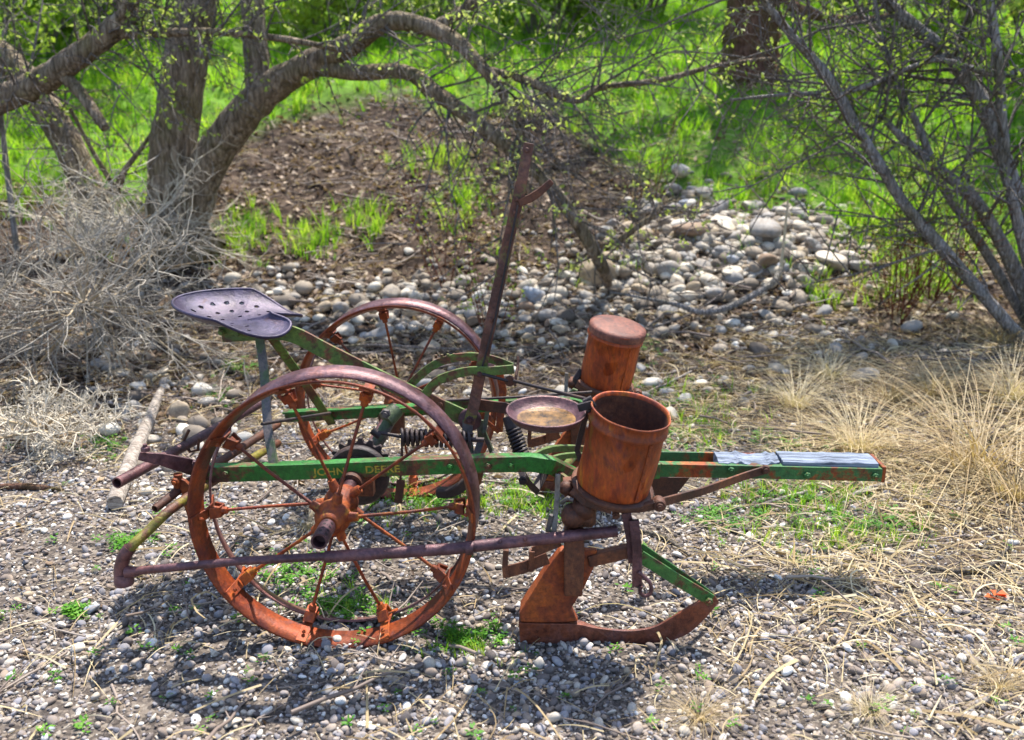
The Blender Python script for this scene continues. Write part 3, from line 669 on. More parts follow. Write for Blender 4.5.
# a grey stake at the left edge
b = MB(); p_ = W(15, 236, 6.2); q_ = W(1, 120, 6.2)
b.tube([p_-Vector((0, 0, .1)), p_, p_.lerp(q_, .5), q_, q_+(q_-p_)*.3], [.02, .02, .019, .018, .017], 9)
b.V = [tuple(Vector(v)-p_) for v in b.V]
tag(b.build('stake', m_bark2, None, 0, p_), 'thin grey stake standing upright at the left edge before the grass', 'stake')

# ------------------------------------------------------------------ dry bushes (tumbleweeds)
def dry_bush(label, px, py, rad, stems, flat=.75, lift=.45):
    g_ = G(px, py); t_ = empty('dry_bush', g_); tag(t_, label, 'dry bush', 'grey dry bushes at the left')
    b = MB(); c0 = Vector((0, 0, rad*lift)); mains = MB()
    for k in range(stems):
        d = Vector(rng.normal(0, 1, 3)); d.z = d.z*.75+.1; d.normalize(); p = c0+d*rad*.05; pts = [p.copy()]; L = rad*rng.uniform(.65, 1.15); n = 7
        for i in range(n):
            d = (d+Vector(rng.normal(0, .18, 3))+Vector((0, 0, .04))).normalized(); p = p+Vector((d.x, d.y, d.z*flat))*(L/n)
            if p.z < .01: p.z = .01+rng.uniform(0, .02)
            pts.append(p.copy())
            if i > 0:
                for c in range(2):
                    e = (d*.7+Vector(rng.normal(0, .6, 3))).normalized(); l2 = L*rng.uniform(.18, .42); s_ = [p.copy()]; r_ = p.copy()
                    for j in range(4):
                        e = (e+Vector(rng.normal(0, .28, 3))).normalized(); r_ = r_+e*(l2/4)
                        if r_.z < .004: r_.z = .004+rng.uniform(0, .02)
                        s_.append(r_.copy())
                        if rng.uniform() < .75:
                            f_ = (e*.5+Vector(rng.normal(0, .6, 3))).normalized(); l3 = l2*rng.uniform(.2, .5)
                            b.tube([r_, r_+f_*l3*.5+Vector(rng.normal(0, .006, 3)), r_+f_*l3], [.002, .0017, .0009], 3, False)
                    b.tube(s_, [.0034, .003, .0026, .002, .0012], 3, False)
        (mains if k < stems*.3 else b).tube(pts, list(np.linspace(.0085 if k < stems*.3 else .005, .0018, n+1)), 5, False)
    b.build('twigs', m_tumble, t_); mains.build('stem', m_tumblestem, t_)
    return t_
dry_bush('large grey tangled dry bush behind the weathered log', 95, 395, .80, 52, .85, .6)
dry_bush('grey dry bush cut off by the left edge', -30, 395, .6, 46, .9, .6)
dry_bush('grey dry brush heaped at the foot of the two thick trunks', 150, 285, .72, 34, .9, .6)
dry_bush('low flattened dry bush left of the weathered log', 45, 455, .36, 30, .5, .3)
b = MB()
for k, pl in enumerate([[(78, 212), (88, 255), (98, 290), (97, 345)], [(98, 292), (150, 272), (200, 262), (242, 258)], [(98, 292), (140, 325), (190, 365), (238, 395)], [(98, 292), (60, 340), (25, 385)], [(98, 292), (50, 285), (0, 280)], [(98, 292), (118, 350), (130, 430)], [(98, 290), (125, 235), (150, 215)]]):
    n_ = len(pl); b.tube(smooth_path([W(q[0], q[1], 5.15-.06*i-.03*k) for i, q in enumerate(pl)], 4), list(np.linspace(.010 if k == 0 else .006, .003, (n_-1)*4+1)), 6)
o_ = W(98, 345, 5.0); b.V = [tuple(Vector(v)-o_) for v in b.V]
tag(b.build('dead_stalk', m_tumblestem, None, 0, o_), 'straw coloured dead stalk with radiating arms in front of the large dry bush', 'dead stalk')

# ------------------------------------------------------------------ dry grass tufts on the right
TUFT = []
for i in range(4):
    m_ = clump_mesh('tuft', 70+i, 150, .22, .011, 1.9, 1.0); m_.materials.append(m_straw); TUFT.append(m_)
for i, (px, py, s_, lab) in enumerate([(975, 470, .38, 'big drooping bleached grass tuft right of the tongue end'), (858, 452, .24, 'upright pale grass tuft just above the tongue end'), (795, 408, .22, 'dry grass tuft above the middle of the tongue'), (930, 395, .22, 'dry grass tuft below the reddish stems'), (1010, 400, .26, 'dry grass tuft at the right edge under the branches'),
        (890, 400, .18, 'small dry grass tuft left of the reddish stems'), (1015, 500, .22, 'dry grass tuft at the right edge beside the drooping tuft'), (1000, 690, .07, 'low dry tuft in the bottom right corner'), (870, 715, .06, 'low dry tuft at the bottom edge on the right'), (310, 530, .08, 'straw tuft seen through the near wheel'), (1000, 345, .22, 'dry grass under the right stems'), (700, 720, .07, 'tiny straw tuft at the bottom edge'), (830, 380, .2, 'matted straw tuft behind the tongue')]):
    g_ = G(px, py); o = link(bpy.data.objects.new('dry_grass_tuft', TUFT[i % 4])); o.location = g_; o.rotation_euler = (0, 0, rng.uniform(0, 6)); o.scale = (s_*1.5, s_*1.5, s_*1.35)
    tag(o, lab, 'grass tuft', 'dry grass tufts')

# ------------------------------------------------------------------ sticks and logs
def stick(name, label, cat, pts, mat, r, seg=9, n=4):
    P = smooth_path([p for p in pts], n); o = Vector(P[0]); b = MB()
    rs = np.interp(np.arange(len(P)), np.linspace(0, len(P)-1, len(r)), r)*(1+rng.normal(0, .06, len(P)))
    b.tube([Vector(p)-o for p in P], list(rs), seg); return tag(b.build(name, mat, None, 0, o), label, cat)
def gl(px, py, dz=0): g_ = G(px, py); return g_+Vector((0, 0, dz))
stick('log', 'weathered split grey log lying beside the dry bush behind the wheel', 'log', [gl(116, 512, .03), gl(128, 478, .035), gl(145, 440, .04), gl(162, 400, .05)], m_log, [.030, .034, .03, .02])
stick('stick', 'flat reddish brown stick on gravel at the left edge', 'stick', [gl(-12, 491, .012), gl(30, 490, .012), gl(64, 493, .01)], m_bark3, [.012, .014, .004])
stick('stick', 'bleached stick on the straw below the tongue end', 'stick', [gl(843, 503, .015), gl(868, 495, .02), gl(890, 487, .018)], m_log, [.009, .012, .008])
stick('stick', 'grey stick lying under the middle of the tongue', 'stick', [gl(752, 512, .012), gl(780, 503, .014), gl(812, 494, .012)], m_log, [.005, .008, .006])
stick('stick', 'dark curved twig lying on straw at the right', 'stick', [gl(920, 570, .012), gl(955, 576, .012), gl(990, 570, .015), gl(1008, 552, .02)], m_twig, [.004, .008, .008, .003])
stick('stick', 'grey stick on gravel right of the hook', 'stick', [gl(640, 534, .01), gl(665, 542, .012), gl(690, 560, .012)], m_twig, [.006, .008, .005])
stick('fallen_branch', 'bent bluish grey branch lying along the front of the rock pile', 'branch', [W(784, 262, 6.1), W(776, 278, 5.9), W(768, 286, 5.8), W(746, 299, 5.7), W(723, 309, 5.6), W(700, 312, 5.6), W(679, 305, 5.65), W(655, 300, 5.7), W(610, 292, 5.8)], m_bark2, [.012, .018, .02, .022, .022, .02, .016, .012, .006])
stick('fallen_branch', 'thin yellowish stick standing upright in the rock pile', 'branch', [W(780, 276, 6.0), W(784, 240, 6.1), W(788, 200, 6.2)], m_tumblestem, [.012, .010, .006])
stick('fallen_branch', 'dark bare branch lying across the stones behind the far wheel', 'branch', [W(300, 352, 5.0), W(360, 345, 5.0), W(430, 348, 5.05), W(520, 352, 5.1)], m_twig, [.004, .008, .008, .004])
stick('fallen_branch', 'long thin pale twig arching over the dirt right of the far can', 'branch', [gl(640, 335, .02), gl(690, 322, .05), gl(730, 300, .08), gl(752, 285, .04)], m_twig, [.004, .007, .006, .003])
b = MB(); c0 = gl(995, 600)
for k in range(7):
    a_ = rng.uniform(0, 6.28); d = Vector((math.cos(a_), math.sin(a_), 0)); s_ = Vector((-d.y, d.x, 0)); r_ = .03*rng.uniform(.7, 1.3); z_ = rng.uniform(.004, .018)
    o_ = len(b.V); b.add([d*.0+Vector((0, 0, z_)), d*r_*.5+s_*r_*.4+Vector((0, 0, z_+.012)), d*r_+Vector((0, 0, z_+.004)), d*r_*.5-s_*r_*.4+Vector((0, 0, z_+.01))], [(0, 1, 2, 3)], True)
tag(b.build('orange_leaf', m_orangeleaf, None, 0, c0), 'crumpled bright orange-red leaf on straw at the right', 'leaf')

# ------------------------------------------------------------------ stones, each its own object
SM = {}
for k, m_ in STONE.items():
    SM[k] = []
    for i in range(6):
        me = stone_mesh('stone', 3, 300+i+10*len(SM), .34, (i+1) % 3); me.materials.append(m_); SM[k].append(me)
placed = []
def put_stone(name, px, py, wpx, kind, label, group, hr=None, rz=None, cat='stone', sink=.35):
    g_ = G(px, py+wpx*.2); r = wpx*g_.y/FPX/2*1.02
    for (q, rr) in placed:
        if (q-g_).length < .62*(r+rr): return None
    placed.append((g_, r)); o = link(bpy.data.objects.new(name, SM[kind][int(rng.integers(0, 6))]))
    hr = hr or rng.uniform(.5, .75)
    o.scale = (r*1.06, r*rng.uniform(.65, 1.0), r*hr); o.rotation_euler = (rng.normal(0, .25), rng.normal(0, .25), rng.uniform(-.9, .9) if rz is None else rz)
    o.location = g_+Vector((0, 0, r*hr*(1-sink)*.9)); tag(o, label, cat, group); return o
GP, GC, GF = 'stones heaped in the rock pile', 'cobbles in the band behind the planter', 'larger pebbles lying on the gravel'
for (px, py, w_, k, hr, rz, lab) in [(835, 262, 36, 'pale', .6, .1, 'big pale oblong stone at the right front of the rock pile'), (764, 231, 36, 'grey', .6, .4, 'long grey slab stone tilted near the middle of the rock pile'), (598, 275, 34, 'tan', .9, 0, 'big tan boulder at the foot of the arching limb'),
        (735, 276, 22, 'pale', .85, 0, 'round pale stone just behind the bent branch'), (793, 260, 22, 'pale', .8, 0, 'pale blunt stone left of the big oblong stone'), (815, 247, 26, 'grey', .6, .5, 'grey egg shaped stone above the big oblong stone'), (690, 227, 40, 'brown', .4, .05, 'flat brown slab on the upper left of the rock pile'),
        (704, 195, 18, 'pale', .9, 0, 'pale upright stone on the crest of the rock pile'), (683, 173, 20, 'pale', .7, 0, 'white stone apart on the slope above the rock pile'), (668, 272, 22, 'grey', .9, 0, 'round grey stone left of the bent branch'), (178, 413, 24, 'tan', .9, 0, 'rounded tan stone beside the weathered log'), (212, 401, 22, 'pale', .5, 0, 'pale flat stone between the log and the wheel'),
        (380, 332, 28, 'grey', .55, .1, 'large flat grey stone seen through the far wheel'), (385, 318, 24, 'pale', .7, 0, 'pale rounded stone near the top of the far wheel'), (345, 330, 26, 'pale', .6, -.2, 'pale stone near the left rim of the far wheel'), (533, 296, 24, 'blue-grey', .8, 0, 'bluish boulder right of the lever'), (555, 300, 22, 'pale', .6, 0, 'white stone right of the bluish boulder'), (545, 315, 22, 'grey', .6, 0, 'grey stone below the bluish boulder'), (342, 368, 24, 'pale', .55, .15, 'pale flat stone behind the top of the near wheel')]:
    put_stone('stone', px, py, w_, k, lab, GP if px > 600 and py < 300 else GC, hr, rz)
n = 5200
poly_pts = []
for (a_, b_, sx, sy, c_) in [(740, 245, 95, 38, 1500), (620, 285, 80, 40, 480), (450, 305, 130, 32, 330), (260, 300, 80, 34, 150), (780, 330, 120, 50, 220), (150, 400, 90, 60, 160), (560, 380, 200, 60, 130)]:
    for k in range(c_): poly_pts.append(G(a_+rng.normal(0, sx*.6), b_+rng.normal(0, sy*.6)))
PX = np.array([p[:] for p in poly_pts]); n = len(PX); s = np.clip(np.exp(rng.normal(math.log(.026), .45, n)), .008, .07)
R = np.stack([rng.normal(0, .3, n), rng.normal(0, .3, n), rng.uniform(0, 6.28, n)], -1)
RUB = [stone_mesh('rubble_stone', 2, 700+i, .3, i % 2) for i in range(7)]
m_rubble = mat_stone('rubble_mix', [(0, (.10, .08, .065)), (.2, (.20, .165, .13)), (.4, (.30, .25, .195)), (.6, (.24, .235, .235)), (.78, (.40, .35, .28)), (.92, (.54, .50, .43)), (1, (.62, .58, .52))])
for m in RUB: m.materials.append(m_rubble)
scatter('rubble', RUB, PX+np.array([[0, 0, .3]])*s[:, None], R, np.stack([s*1.1, s*rng.uniform(.7, 1, n), s*rng.uniform(.5, .75, n)], -1), rng.integers(0, 7, n), 'small stones filling the gaps between the cobbles and the rock pile', 'rubble')
def inside(poly, x, y):
    c = False; n_ = len(poly)
    for i in range(n_):
        x1, y1 = poly[i]; x2, y2 = poly[i-1]
        if (y1 > y) != (y2 > y) and x < (x2-x1)*(y-y1)/(y2-y1)+x1: c = not c
    return c
def fill(poly, count, smin, smax, zone, group, name='stone', kinds=('grey', 'pale', 'tan', 'blue-grey', 'brown'), wt=(.27, .34, .26, .04, .09)):
    xs = [p[0] for p in poly]; ys = [p[1] for p in poly]; done = 0; tries = 0
    while done < count and tries < count*25:
        tries += 1; x_ = rng.uniform(min(xs), max(xs)); y_ = rng.uniform(min(ys), max(ys))
        if not inside(poly, x_, y_): continue
        s_ = smin+(smax-smin)*rng.uniform()**1.8*(1-.6*done/count); k = str(rng.choice(kinds, p=wt))
        size = 'small' if s_ < smin+(smax-smin)*.25 else 'middling' if s_ < smin+(smax-smin)*.5 else 'large'
        nm = 'pebble' if name == 'pebble' else 'stone'
        if put_stone(nm, x_, y_, s_, k, f'{size} {k} {nm} {zone}', group, cat=nm): done += 1
fill([(700, 200), (790, 205), (870, 240), (872, 270), (800, 272), (770, 280), (700, 255)], 66, 11, 28, 'in the thick of the rock pile, right half', GP)
fill([(600, 235), (640, 195), (690, 185), (705, 215), (700, 262), (660, 275), (610, 280)], 36, 10, 25, 'in the left half of the rock pile', GP)
fill([(612, 285), (660, 268), (745, 285), (700, 300), (660, 330), (610, 320)], 24, 9, 24, 'below the bent branch before the rock pile', GP)
fill([(495, 280), (575, 262), (600, 300), (640, 330), (560, 345), (500, 345)], 30, 9, 24, 'in the cobble band between lever and far seed can', GC)
fill([(320, 300), (370, 275), (490, 280), (485, 345), (440, 350), (330, 345)], 48, 9, 24, 'in the cobble band seen past the far wheel', GC)
fill([(195, 300), (230, 270), (330, 268), (370, 280), (315, 330), (270, 345), (210, 325)], 20, 7, 17, 'in the cobble band behind the seat', GC)
fill([(690, 310), (760, 300), (870, 330), (850, 370), (700, 380)], 18, 6, 14, 'on the bare dirt above the tongue', GC)
for (px, py, w_, k, lab) in [(92, 610, 20, 'blue-grey', 'flat bluish pebble beside small weeds at the left'), (89, 638, 13, 'pale', 'pale pebble below the flat bluish one'), (172, 694, 18, 'blue-grey', 'tilted bluish pebble in the lower left gravel'), (226, 709, 12, 'pale', 'white pebble near the bottom edge on the left'), (231, 723, 20, 'pale', 'largest white pebble at the bottom edge'), (297, 722, 14, 'pale', 'pale pebble at the bottom edge below the wheel'), (888, 552, 16, 'grey', 'round grey pebble among straw at the right'), (845, 557, 18, 'pale', 'flat pale pebble among straw left of the grey one'), (922, 685, 14, 'pale', 'white pebble in the lower right'), (745, 692, 15, 'blue-grey', 'bluish pebble at the lower middle right'), (897, 666, 14, 'pale', 'elongated white pebble in the lower right gravel'), (917, 554, 9, 'grey', 'small grey pebble right of the round grey one'), (480, 627, 10, 'tan', 'tan pebble between wheel and runner heel'), (512, 632, 12, 'brown', 'brown pebble touching the runner heel'), (507, 645, 11, 'pale', 'cream pebble before the runner heel')]:
    put_stone('pebble', px, py, w_, k, lab, GF, .55, cat='pebble')
fill([(0, 600), (260, 640), (420, 660), (420, 738), (0, 738)], 24, 8, 14, 'on the gravel in the lower left', GF, 'pebble')
fill([(420, 670), (720, 670), (720, 738), (420, 738)], 14, 8, 13, 'on the gravel at the bottom middle', GF, 'pebble')
fill([(720, 580), (1020, 600), (1020, 738), (720, 738)], 16, 7, 13, 'on the strawy gravel in the lower right', GF, 'pebble')
fill([(0, 500), (120, 490), (170, 560), (110, 600), (0, 600)], 12, 6, 11, 'on the gravel at the left beyond the marker tube', GF, 'pebble')

# ------------------------------------------------------------------ the planter
root = empty('corn_planter', (XN, YN, 0), YAW)
tag(root, 'rusty antique two-row horse-drawn corn planter with steel wheels and two seed cans', 'planter')
RW = .38; AX = Vector((0, 0, RW))
def wheel(v0, first=None):
    if first is not None:
        w_ = first.copy(); link(w_, root); w_.location = (0, v0, RW); w_.rotation_euler = (0, .21, 0)
        for ch in first.children: c = ch.copy(); link(c, w_)
        return w_
    w_ = bpy.data.objects.new('wheel', None); link(w_, root); w_.location = (0, v0, RW); w_.empty_display_size = .1
    for (a, bb, mt) in ((0, .058, m_rim), (.16, .110, m_rimworn)):
        b = MB(); sg = 1 if bb > a else -1; mid = (a+bb)/2; dr = .018
        prof = [(RW, a), (RW-dr*.42, mid), (RW-dr, bb), (RW-dr-.005, bb), (RW-dr*.42-.006, mid-sg*.002), (RW-.006, a)]
        b.lathe(prof, 96, (0, 0, 0), (0, 1, 0), True, True); b.build('rim', mt, w_)
    hub = MB(); hub.lathe([(.026, -.035), (.034, -.03), (.036, 0), (.047, .012), (.049, .028), (.035, .04), (.032, .10), (.047, .112), (.047, .13), (.033, .145), (.03, .18)], 30, (0, 0, 0), (0, 1, 0))
    for k in range(10):
        a = 2*PI*k/10+.035; d = Vector((math.cos(a), 0, math.sin(a))); v_ = .022 if k % 2 == 0 else .12
        hub.tube([d*.035+Vector((0, v_, 0)), d*.068+Vector((0, v_, 0))], [.016, .0115], 10)
    hub.build('hub', m_orange, w_)
    for k in range(10):
        a = 2*PI*k/10+.035; d = Vector((math.cos(a), 0, math.sin(a))); tn = Vector((-math.sin(a), 0, math.cos(a))); v_ = .022 if k % 2 == 0 else .12
        R3 = Matrix((tn, (0, 1, 0), d)).transposed()
        sp = MB(); sp.tube([d*.05+Vector((0, v_, 0)), d*.2+Vector((0, .08+(v_-.08)*.55, 0)), d*(RW-.062)+Vector((0, .08, 0))], .0046, 8); sp.build('spoke', m_rim if k % 3 else m_orange, w_)
        br = MB(); br.bar([d*(RW-.009)+Vector((0, -.001, 0)), d*(RW-.015)+Vector((0, .024, 0)), d*(RW-.028)+Vector((0, .056, 0)), d*(RW-.028)+Vector((0, .104, 0)), d*(RW-.015)+Vector((0, .136, 0)), d*(RW-.009)+Vector((0, .161, 0))], .028, .005, d)
        br.bar([d*(RW-.036)+Vector((0, .056, 0)), d*(RW-.060)+Vector((0, .068, 0)), d*(RW-.064)+Vector((0, .092, 0)), d*(RW-.036)+Vector((0, .106, 0))], .030, .007, d)
        br.tube([d*(RW-.04)+Vector((0, .08, 0)), d*(RW-.078)+Vector((0, .08, 0))], [.014, .010], 8)
        br.bolt(d*(RW-.024)+Vector((0, .022, 0)), .006, .006, -d)
        br.build('spoke_bracket', m_rim if k % 2 else m_orange, w_, .0015)
    return w_
w1 = wheel(0); w2 = wheel(1.034, w1)
def part(b, name, mat, bevel=.0015, parent=root): return b.build(name, mat, parent, bevel)
# axle
b = MB(); b.tube([(0, -.125, RW), (0, .2, RW), (0, 1.30, RW)], .0215, 20, hollow=.75); part(b, 'axle', m_purple, 0)
b = MB()
for i in range(5):
    b.lathe([(.0042, 0), (.0042, .0008)], 8, Vector((.0015*(i % 2), -.105+.02*i, RW+.0212)), (0, -.02, 1))
for i in range(4): b.lathe([(.0042, 0), (.0042, .0008)], 8, Vector((.0155, -.11+.02*i, RW+.0150)), (.72, 0, .7))
part(b, 'axle_holes', m_dark, 0)
# frame rails (angle iron)
def rail(pts, hgt, v_th=.007, flange=.03, fl_side=1, mat=m_green, bolts=()):
    b = MB(); b.bar(pts, hgt, v_th, (0, 1, 0))
    b.bar([Vector(p)+Vector((0, fl_side*(flange/2+v_th/2+.0002), hgt/2-v_th/2)) for p in pts], v_th, flange, (0, 1, 0))
    for q in bolts: b.bolt(q, .011, .008)
    return part(b, 'frame_rail', mat)
VR, VF = .27, .90
nr = [M(203, 475, VR), M(300, 472, VR), M(400, 468, VR), M(480, 465, VR), M(530, 464, VR), M(552, 467, VR), M(566, 474, VR+.03), M(580, 480, VR+.07), M(660, 471, .44)]
zr = [p.z for p in nr]
near_rail = rail(nr, .047, bolts=[M(488, 466, VR-.004), M(511, 466, VR-.004), M(226, 474, VR-.004), M(450, 467, VR-.004)])
rail([M(285, 416, VF), M(420, 409, VF), M(520, 404, VF), M(575, 403, VF), M(600, 412, VF-.05), M(640, 440, .75), M(668, 458, .66)], .047, fl_side=-1)
# lettering on the near rail
def text_mesh(txt, size):
    cu = bpy.data.curves.new('lettering', 'FONT'); cu.body = txt; cu.size = size; cu.extrude = .0004; cu.offset = .0006; cu.space_character = 1.05
    o = bpy.data.objects.new('lettering', cu); COL.objects.link(o); bpy.context.view_layer.update()
    me = bpy.data.meshes.new_from_object(o.evaluated_get(bpy.context.evaluated_depsgraph_get())); bpy.data.objects.remove(o); return me
t = NT('faded_gold_paint'); n_ = t.noise(t.coord('Object'), 70, 4, .7)
t.base(t.ramp(n_, [(.36, (.06, .12, .03)), (.50, (.40, .31, .03))]), .6)
m_gold = t.m
for txt, px0, px1, py in (('JOHN', 313, 345, 475.5), ('DEERE', 366, 400, 473.0)):
    me = text_mesh(txt, .030); me.materials.append(m_gold); co_ = np.zeros(len(me.vertices)*3); me.vertices.foreach_get('co', co_); co_ = co_.reshape(-1, 3)
    a = M(px0, py, VR-.0045); bq = M(px1, py-1, VR-.0045); wd_ = (bq-a).length; co_[:, 0] -= co_[:, 0].min(); co_[:, 0] *= wd_/co_[:, 0].max()
    me.vertices.foreach_set('co', co_.ravel()); me.update()
    o = bpy.data.objects.new('lettering', me); link(o, near_rail); o.location = a; o.rotation_euler = (PI/2, math.atan2(-(bq.z-a.z), bq.x-a.x)*1.0, 0)
# rail / axle hanger castings
for v_ in (VR, VF):
    b = MB(); b.box((.02, v_+(.03 if v_ < .5 else -.03), RW-.005), (.075, .04, .09)); b.lathe([(.034, -.03), (.036, -.025), (.036, .03), (.03, .036)], 20, (0, v_, RW), (0, 1, 0)); part(b, 'axle_hanger', m_brown, .004)
# drive sprocket and clutch on the axle
b = MB(); prof = []
n_t = 18; vs = []; 
for sg in (-.008, .008):
    for k in range(n_t*4):
        r_ = .098 if (k % 4) in (1, 2) else .084; a_ = 2*PI*k/(n_t*4); vs.append(Vector((r_*math.cos(a_), .385+sg, RW+r_*math.sin(a_))))
N_ = n_t*4; b.add(vs, [(k, (k+1) % N_, N_+(k+1) % N_, N_+k) for k in range(N_)]+[tuple(range(N_))[::-1], tuple(range(N_, 2*N_))])
b.lathe([(.05, -.03), (.055, 0), (.055, .05), (.03, .06)], 24, (0, .385, RW), (0, 1, 0)); part(b, 'sprocket', m_dark)
b = MB(); b.lathe([(.088, 0), (.094, .006), (.094, .022), (.088, .028), (.03, .03)], 32, (0, .335, RW-.01), (0, 1, 0)); part(b, 'clutch_drum', m_dark, 0)
b = MB(); b.bar([M(338, 458, .36), M(356, 454, .36), M(372, 455, .36)], .006, .05, (0, 1, 0)); part(b, 'clutch_guard', m_pale)
# lift shaft
b = MB(); b.tube([M(364, 463, .5), M(380, 438, .52), M(392, 416, .56)], [.020, .021, .019], 16); b.tube([M(386, 420, .53), M(397, 409, .56)], [.030, .026], 14); b.bolt(M(386, 413, .5), .016, .014); part(b, 'lift_shaft', m_grey)
b = MB(); b.tube([M(376, 432, .48), M(403, 437, .47)], .006, 8); b.tube([M(372, 430, .48), M(380, 436, .48)], .013, 10); b.tube([M(403, 437, .47), M(484, 440, .5)], .008, 8); part(b, 'spring_rod', m_dark, 0)
b = MB(); b.helix(M(401, 437, .47), M(472, 440, .5), .024, 15, .0055); part(b, 'lift_spring', m_dark, 0)
b = MB(); b.helix(M(513, 428, .52), M(523, 459, .48), .0205, 9, .0055); b.tube([M(511, 418, .53), M(524, 462, .48)], .007, 8); b.tube([M(509, 416, .53), M(513, 428, .52)], [.022, .024], 12); part(b, 'pressure_spring', m_dark, 0)
# seat arm
b = MB(); b.bar(smooth_path([M(222, 334, .587), M(262, 332, .587), M(292, 334, .587), M(330, 353, .587), (M(400, 388, .587)), M(472, 421, .587)], 4), .052, .013); b.bolt(M(372, 374, .58), .011, .008); b.bolt(M(440, 405, .58), .011, .008); part(b, 'seat_arm', m_olive)
b = MB(); b.lathe([(.036, 0), (.037, .003), (.037, .012), (.033, .016), (.014, .017)], 28, M(470, 419, .575), (0, -1, 0)); b.bolt(M(470, 419, .558), .014, .012); part(b, 'pivot_plate', m_purple, 0)
b = MB(); b.bar([M(476, 404, .60), M(505, 408, .58), M(540, 416, .56), M(570, 425, .54)], .036, .010); part(b, 'cross_link', m_brown)
b = MB(); b.bar([M(468, 420, .56), M(467, 440, .55), M(470, 462, .52)], .034, .01); b.bar([M(480, 420, .60), M(481, 440, .6), M(474, 462, .55)], .022, .01); b.bar([M(488, 408, .62), M(484, 432, .6), M(492, 452, .6), M(498, 458, .55)], .014, .02); part(b, 'pivot_bracket', m_grey)
# braces under the seat
b = MB(); b.bar([M(259, 334, .54), M(264, 370, .48), M(268, 430, .36), M(274, 466, .285)], .028, .008); part(b, 'seat_post', m_grey)
b = MB(); b.bar([M(272, 338, .63), M(300, 376, .74), M(332, 424, .895)], .03, .008); part(b, 'seat_brace', m_olive)
# seat
def make_seat():
    NA, NR = 260, 64; c0 = M(236, 319, .587)+Vector((0, 0, -.008)); a_, b_ = .196, .180; V = []; ids = {}
    for i in range(NR+1):
        s_ = max(i/NR, .004)
        for k in range(NA):
            th = 2*PI*k/NA; ct, st = math.cos(th), math.sin(th); dth = math.atan2(st, ct)
            rad = 1-.42*math.exp(-(dth/.16)**2)+.06*math.exp(-((abs(dth)-.55)/.25)**2)
            if ct < 0: rad *= 1-.06*abs(ct)
            x_ = a_*rad*ct*s_; y_ = b_*rad*st*s_*(1-.16*max(0, -ct)*s_)
            back = .5-.5*ct
            z_ = .064*s_**2.2*(.35+.65*back**.7)+.010*s_**10
            z_ -= .088*max(0, ct)**1.1*s_**2.6*(abs(st)*.9+.3)
            z_ += .034*math.exp(-(dth/.5)**2)*s_**2*(1-s_*.3)
            V.append((x_, y_, z_))
    V = np.array(V); F = []
    holes = [(.44, t_) for t_ in np.linspace(.9, 2*PI-.9, 9)]+[(.68, t_) for t_ in np.linspace(1.0, 2*PI-1.0, 13)]+[(.22, t_) for t_ in np.linspace(0, 2*PI, 5)[:-1]]
    HP = np.array([(a_*r_*math.cos(t_), b_*r_*math.sin(t_)) for r_, t_ in holes])
    for i in range(NR):
        for k in range(NA):
            f = (i*NA+k, i*NA+(k+1) % NA, (i+1)*NA+(k+1) % NA, (i+1)*NA+k); c_ = V[list(f), :2].mean(0)
            if (((HP-c_)**2).sum(1) < .0066**2).any(): continue
            F.append(f)
    tilt = Matrix.Rotation(math.radians(-.5), 3, 'Y')@Matrix.Rotation(math.radians(5), 3, 'X')
    b = MB(); b.add([c0+tilt@Vector(v) for v in V], F, True)
    o = b.build('seat', m_seat, root); md = o.modifiers.new('thick', 'SOLIDIFY'); md.thickness = .004
    rim = MB(); ring_ = [c0+tilt@Vector(v) for v in V[NR*NA::2]]; rim.tube(ring_+[ring_[0]], .0055, 8, False); rim.build('seat_rim', m_seat, o)
    return o
make_seat()
b = MB(); b.box(M(236, 333, .587)+Vector((0, 0, .012)), (.09, .06, .022)); b.bolt(M(222, 332, .55), .012, .01); b.bolt(M(238, 333, .55), .012, .01); part(b, 'seat_bracket', m_olive, .003)
# hand lever, quadrant, latch
b = MB(); b.bar([M(469, 424, .555), M(474, 405, .555), M(487, 340, .555), M(508, 242, .555), M(519, 195, .555), M(529, 143, .555)], [.036, .036, .035, .034, .034, .030], .012)
for q in ((527, 150), (517, 199), (515, 212), (491, 320)): b.bolt(M(q[0], q[1], .548), .008, .006)
lev = part(b, 'lift_lever', m_lever)
b = MB(); b.bar([M(519, 203, .545), M(531, 198, .545), M(540, 192, .545), M(552, 181, .545)], [.022, .024, .022, .018], .016); b.build('latch_handle', m_brown, lev, .002)
b = MB(); b.tube([M(518, 205, .54), M(495, 320, .54), M(481, 372, .54)], .0035, 6); b.build('latch_rod', m_dark, lev)
b = MB(); b.bolt(M(480, 372, .545), .016, .014); b.build('lever_bolt', m_purple, lev)
b = MB(); b.bar(smooth_path([M(409, 386, .62), M(424, 372, .62), M(440, 362, .62), M(460, 357, .62), M(480, 357, .62), M(498, 361, .62), M(512, 367, .62)], 3), .026, .010)
for i in range(9): b.box(M(436+6*i, 359-2.2*math.sin(PI*(i+1)/11), .62)+Vector((0, 0, .006)), (.009, .0098, .012))
part(b, 'lever_quadrant', m_olive)
b = MB(); b.bar(smooth_path([M(424, 396, .53), M(436, 382, .53), M(452, 375, .53), M(470, 371, .53), M(490, 371, .53), M(514, 369, .53)], 3), .028, .010); part(b, 'lever_quadrant', m_olive)
b = MB(); b.bar([M(518, 357, .6), M(518, 366, .585), M(516, 376, .56), M(515, 386, .545)], .02, .008, (1, 0, 0)); b.lathe([(.016, -.004), (.018, 0), (.014, .006)], 16, M(510, 381, .53), (0, -1, 0)); part(b, 'quadrant_end', m_brown)
b = MB(); b.tube([M(482, 374, .525), M(508, 381, .525)], .005, 8); part(b, 'latch_link', m_dark, 0)
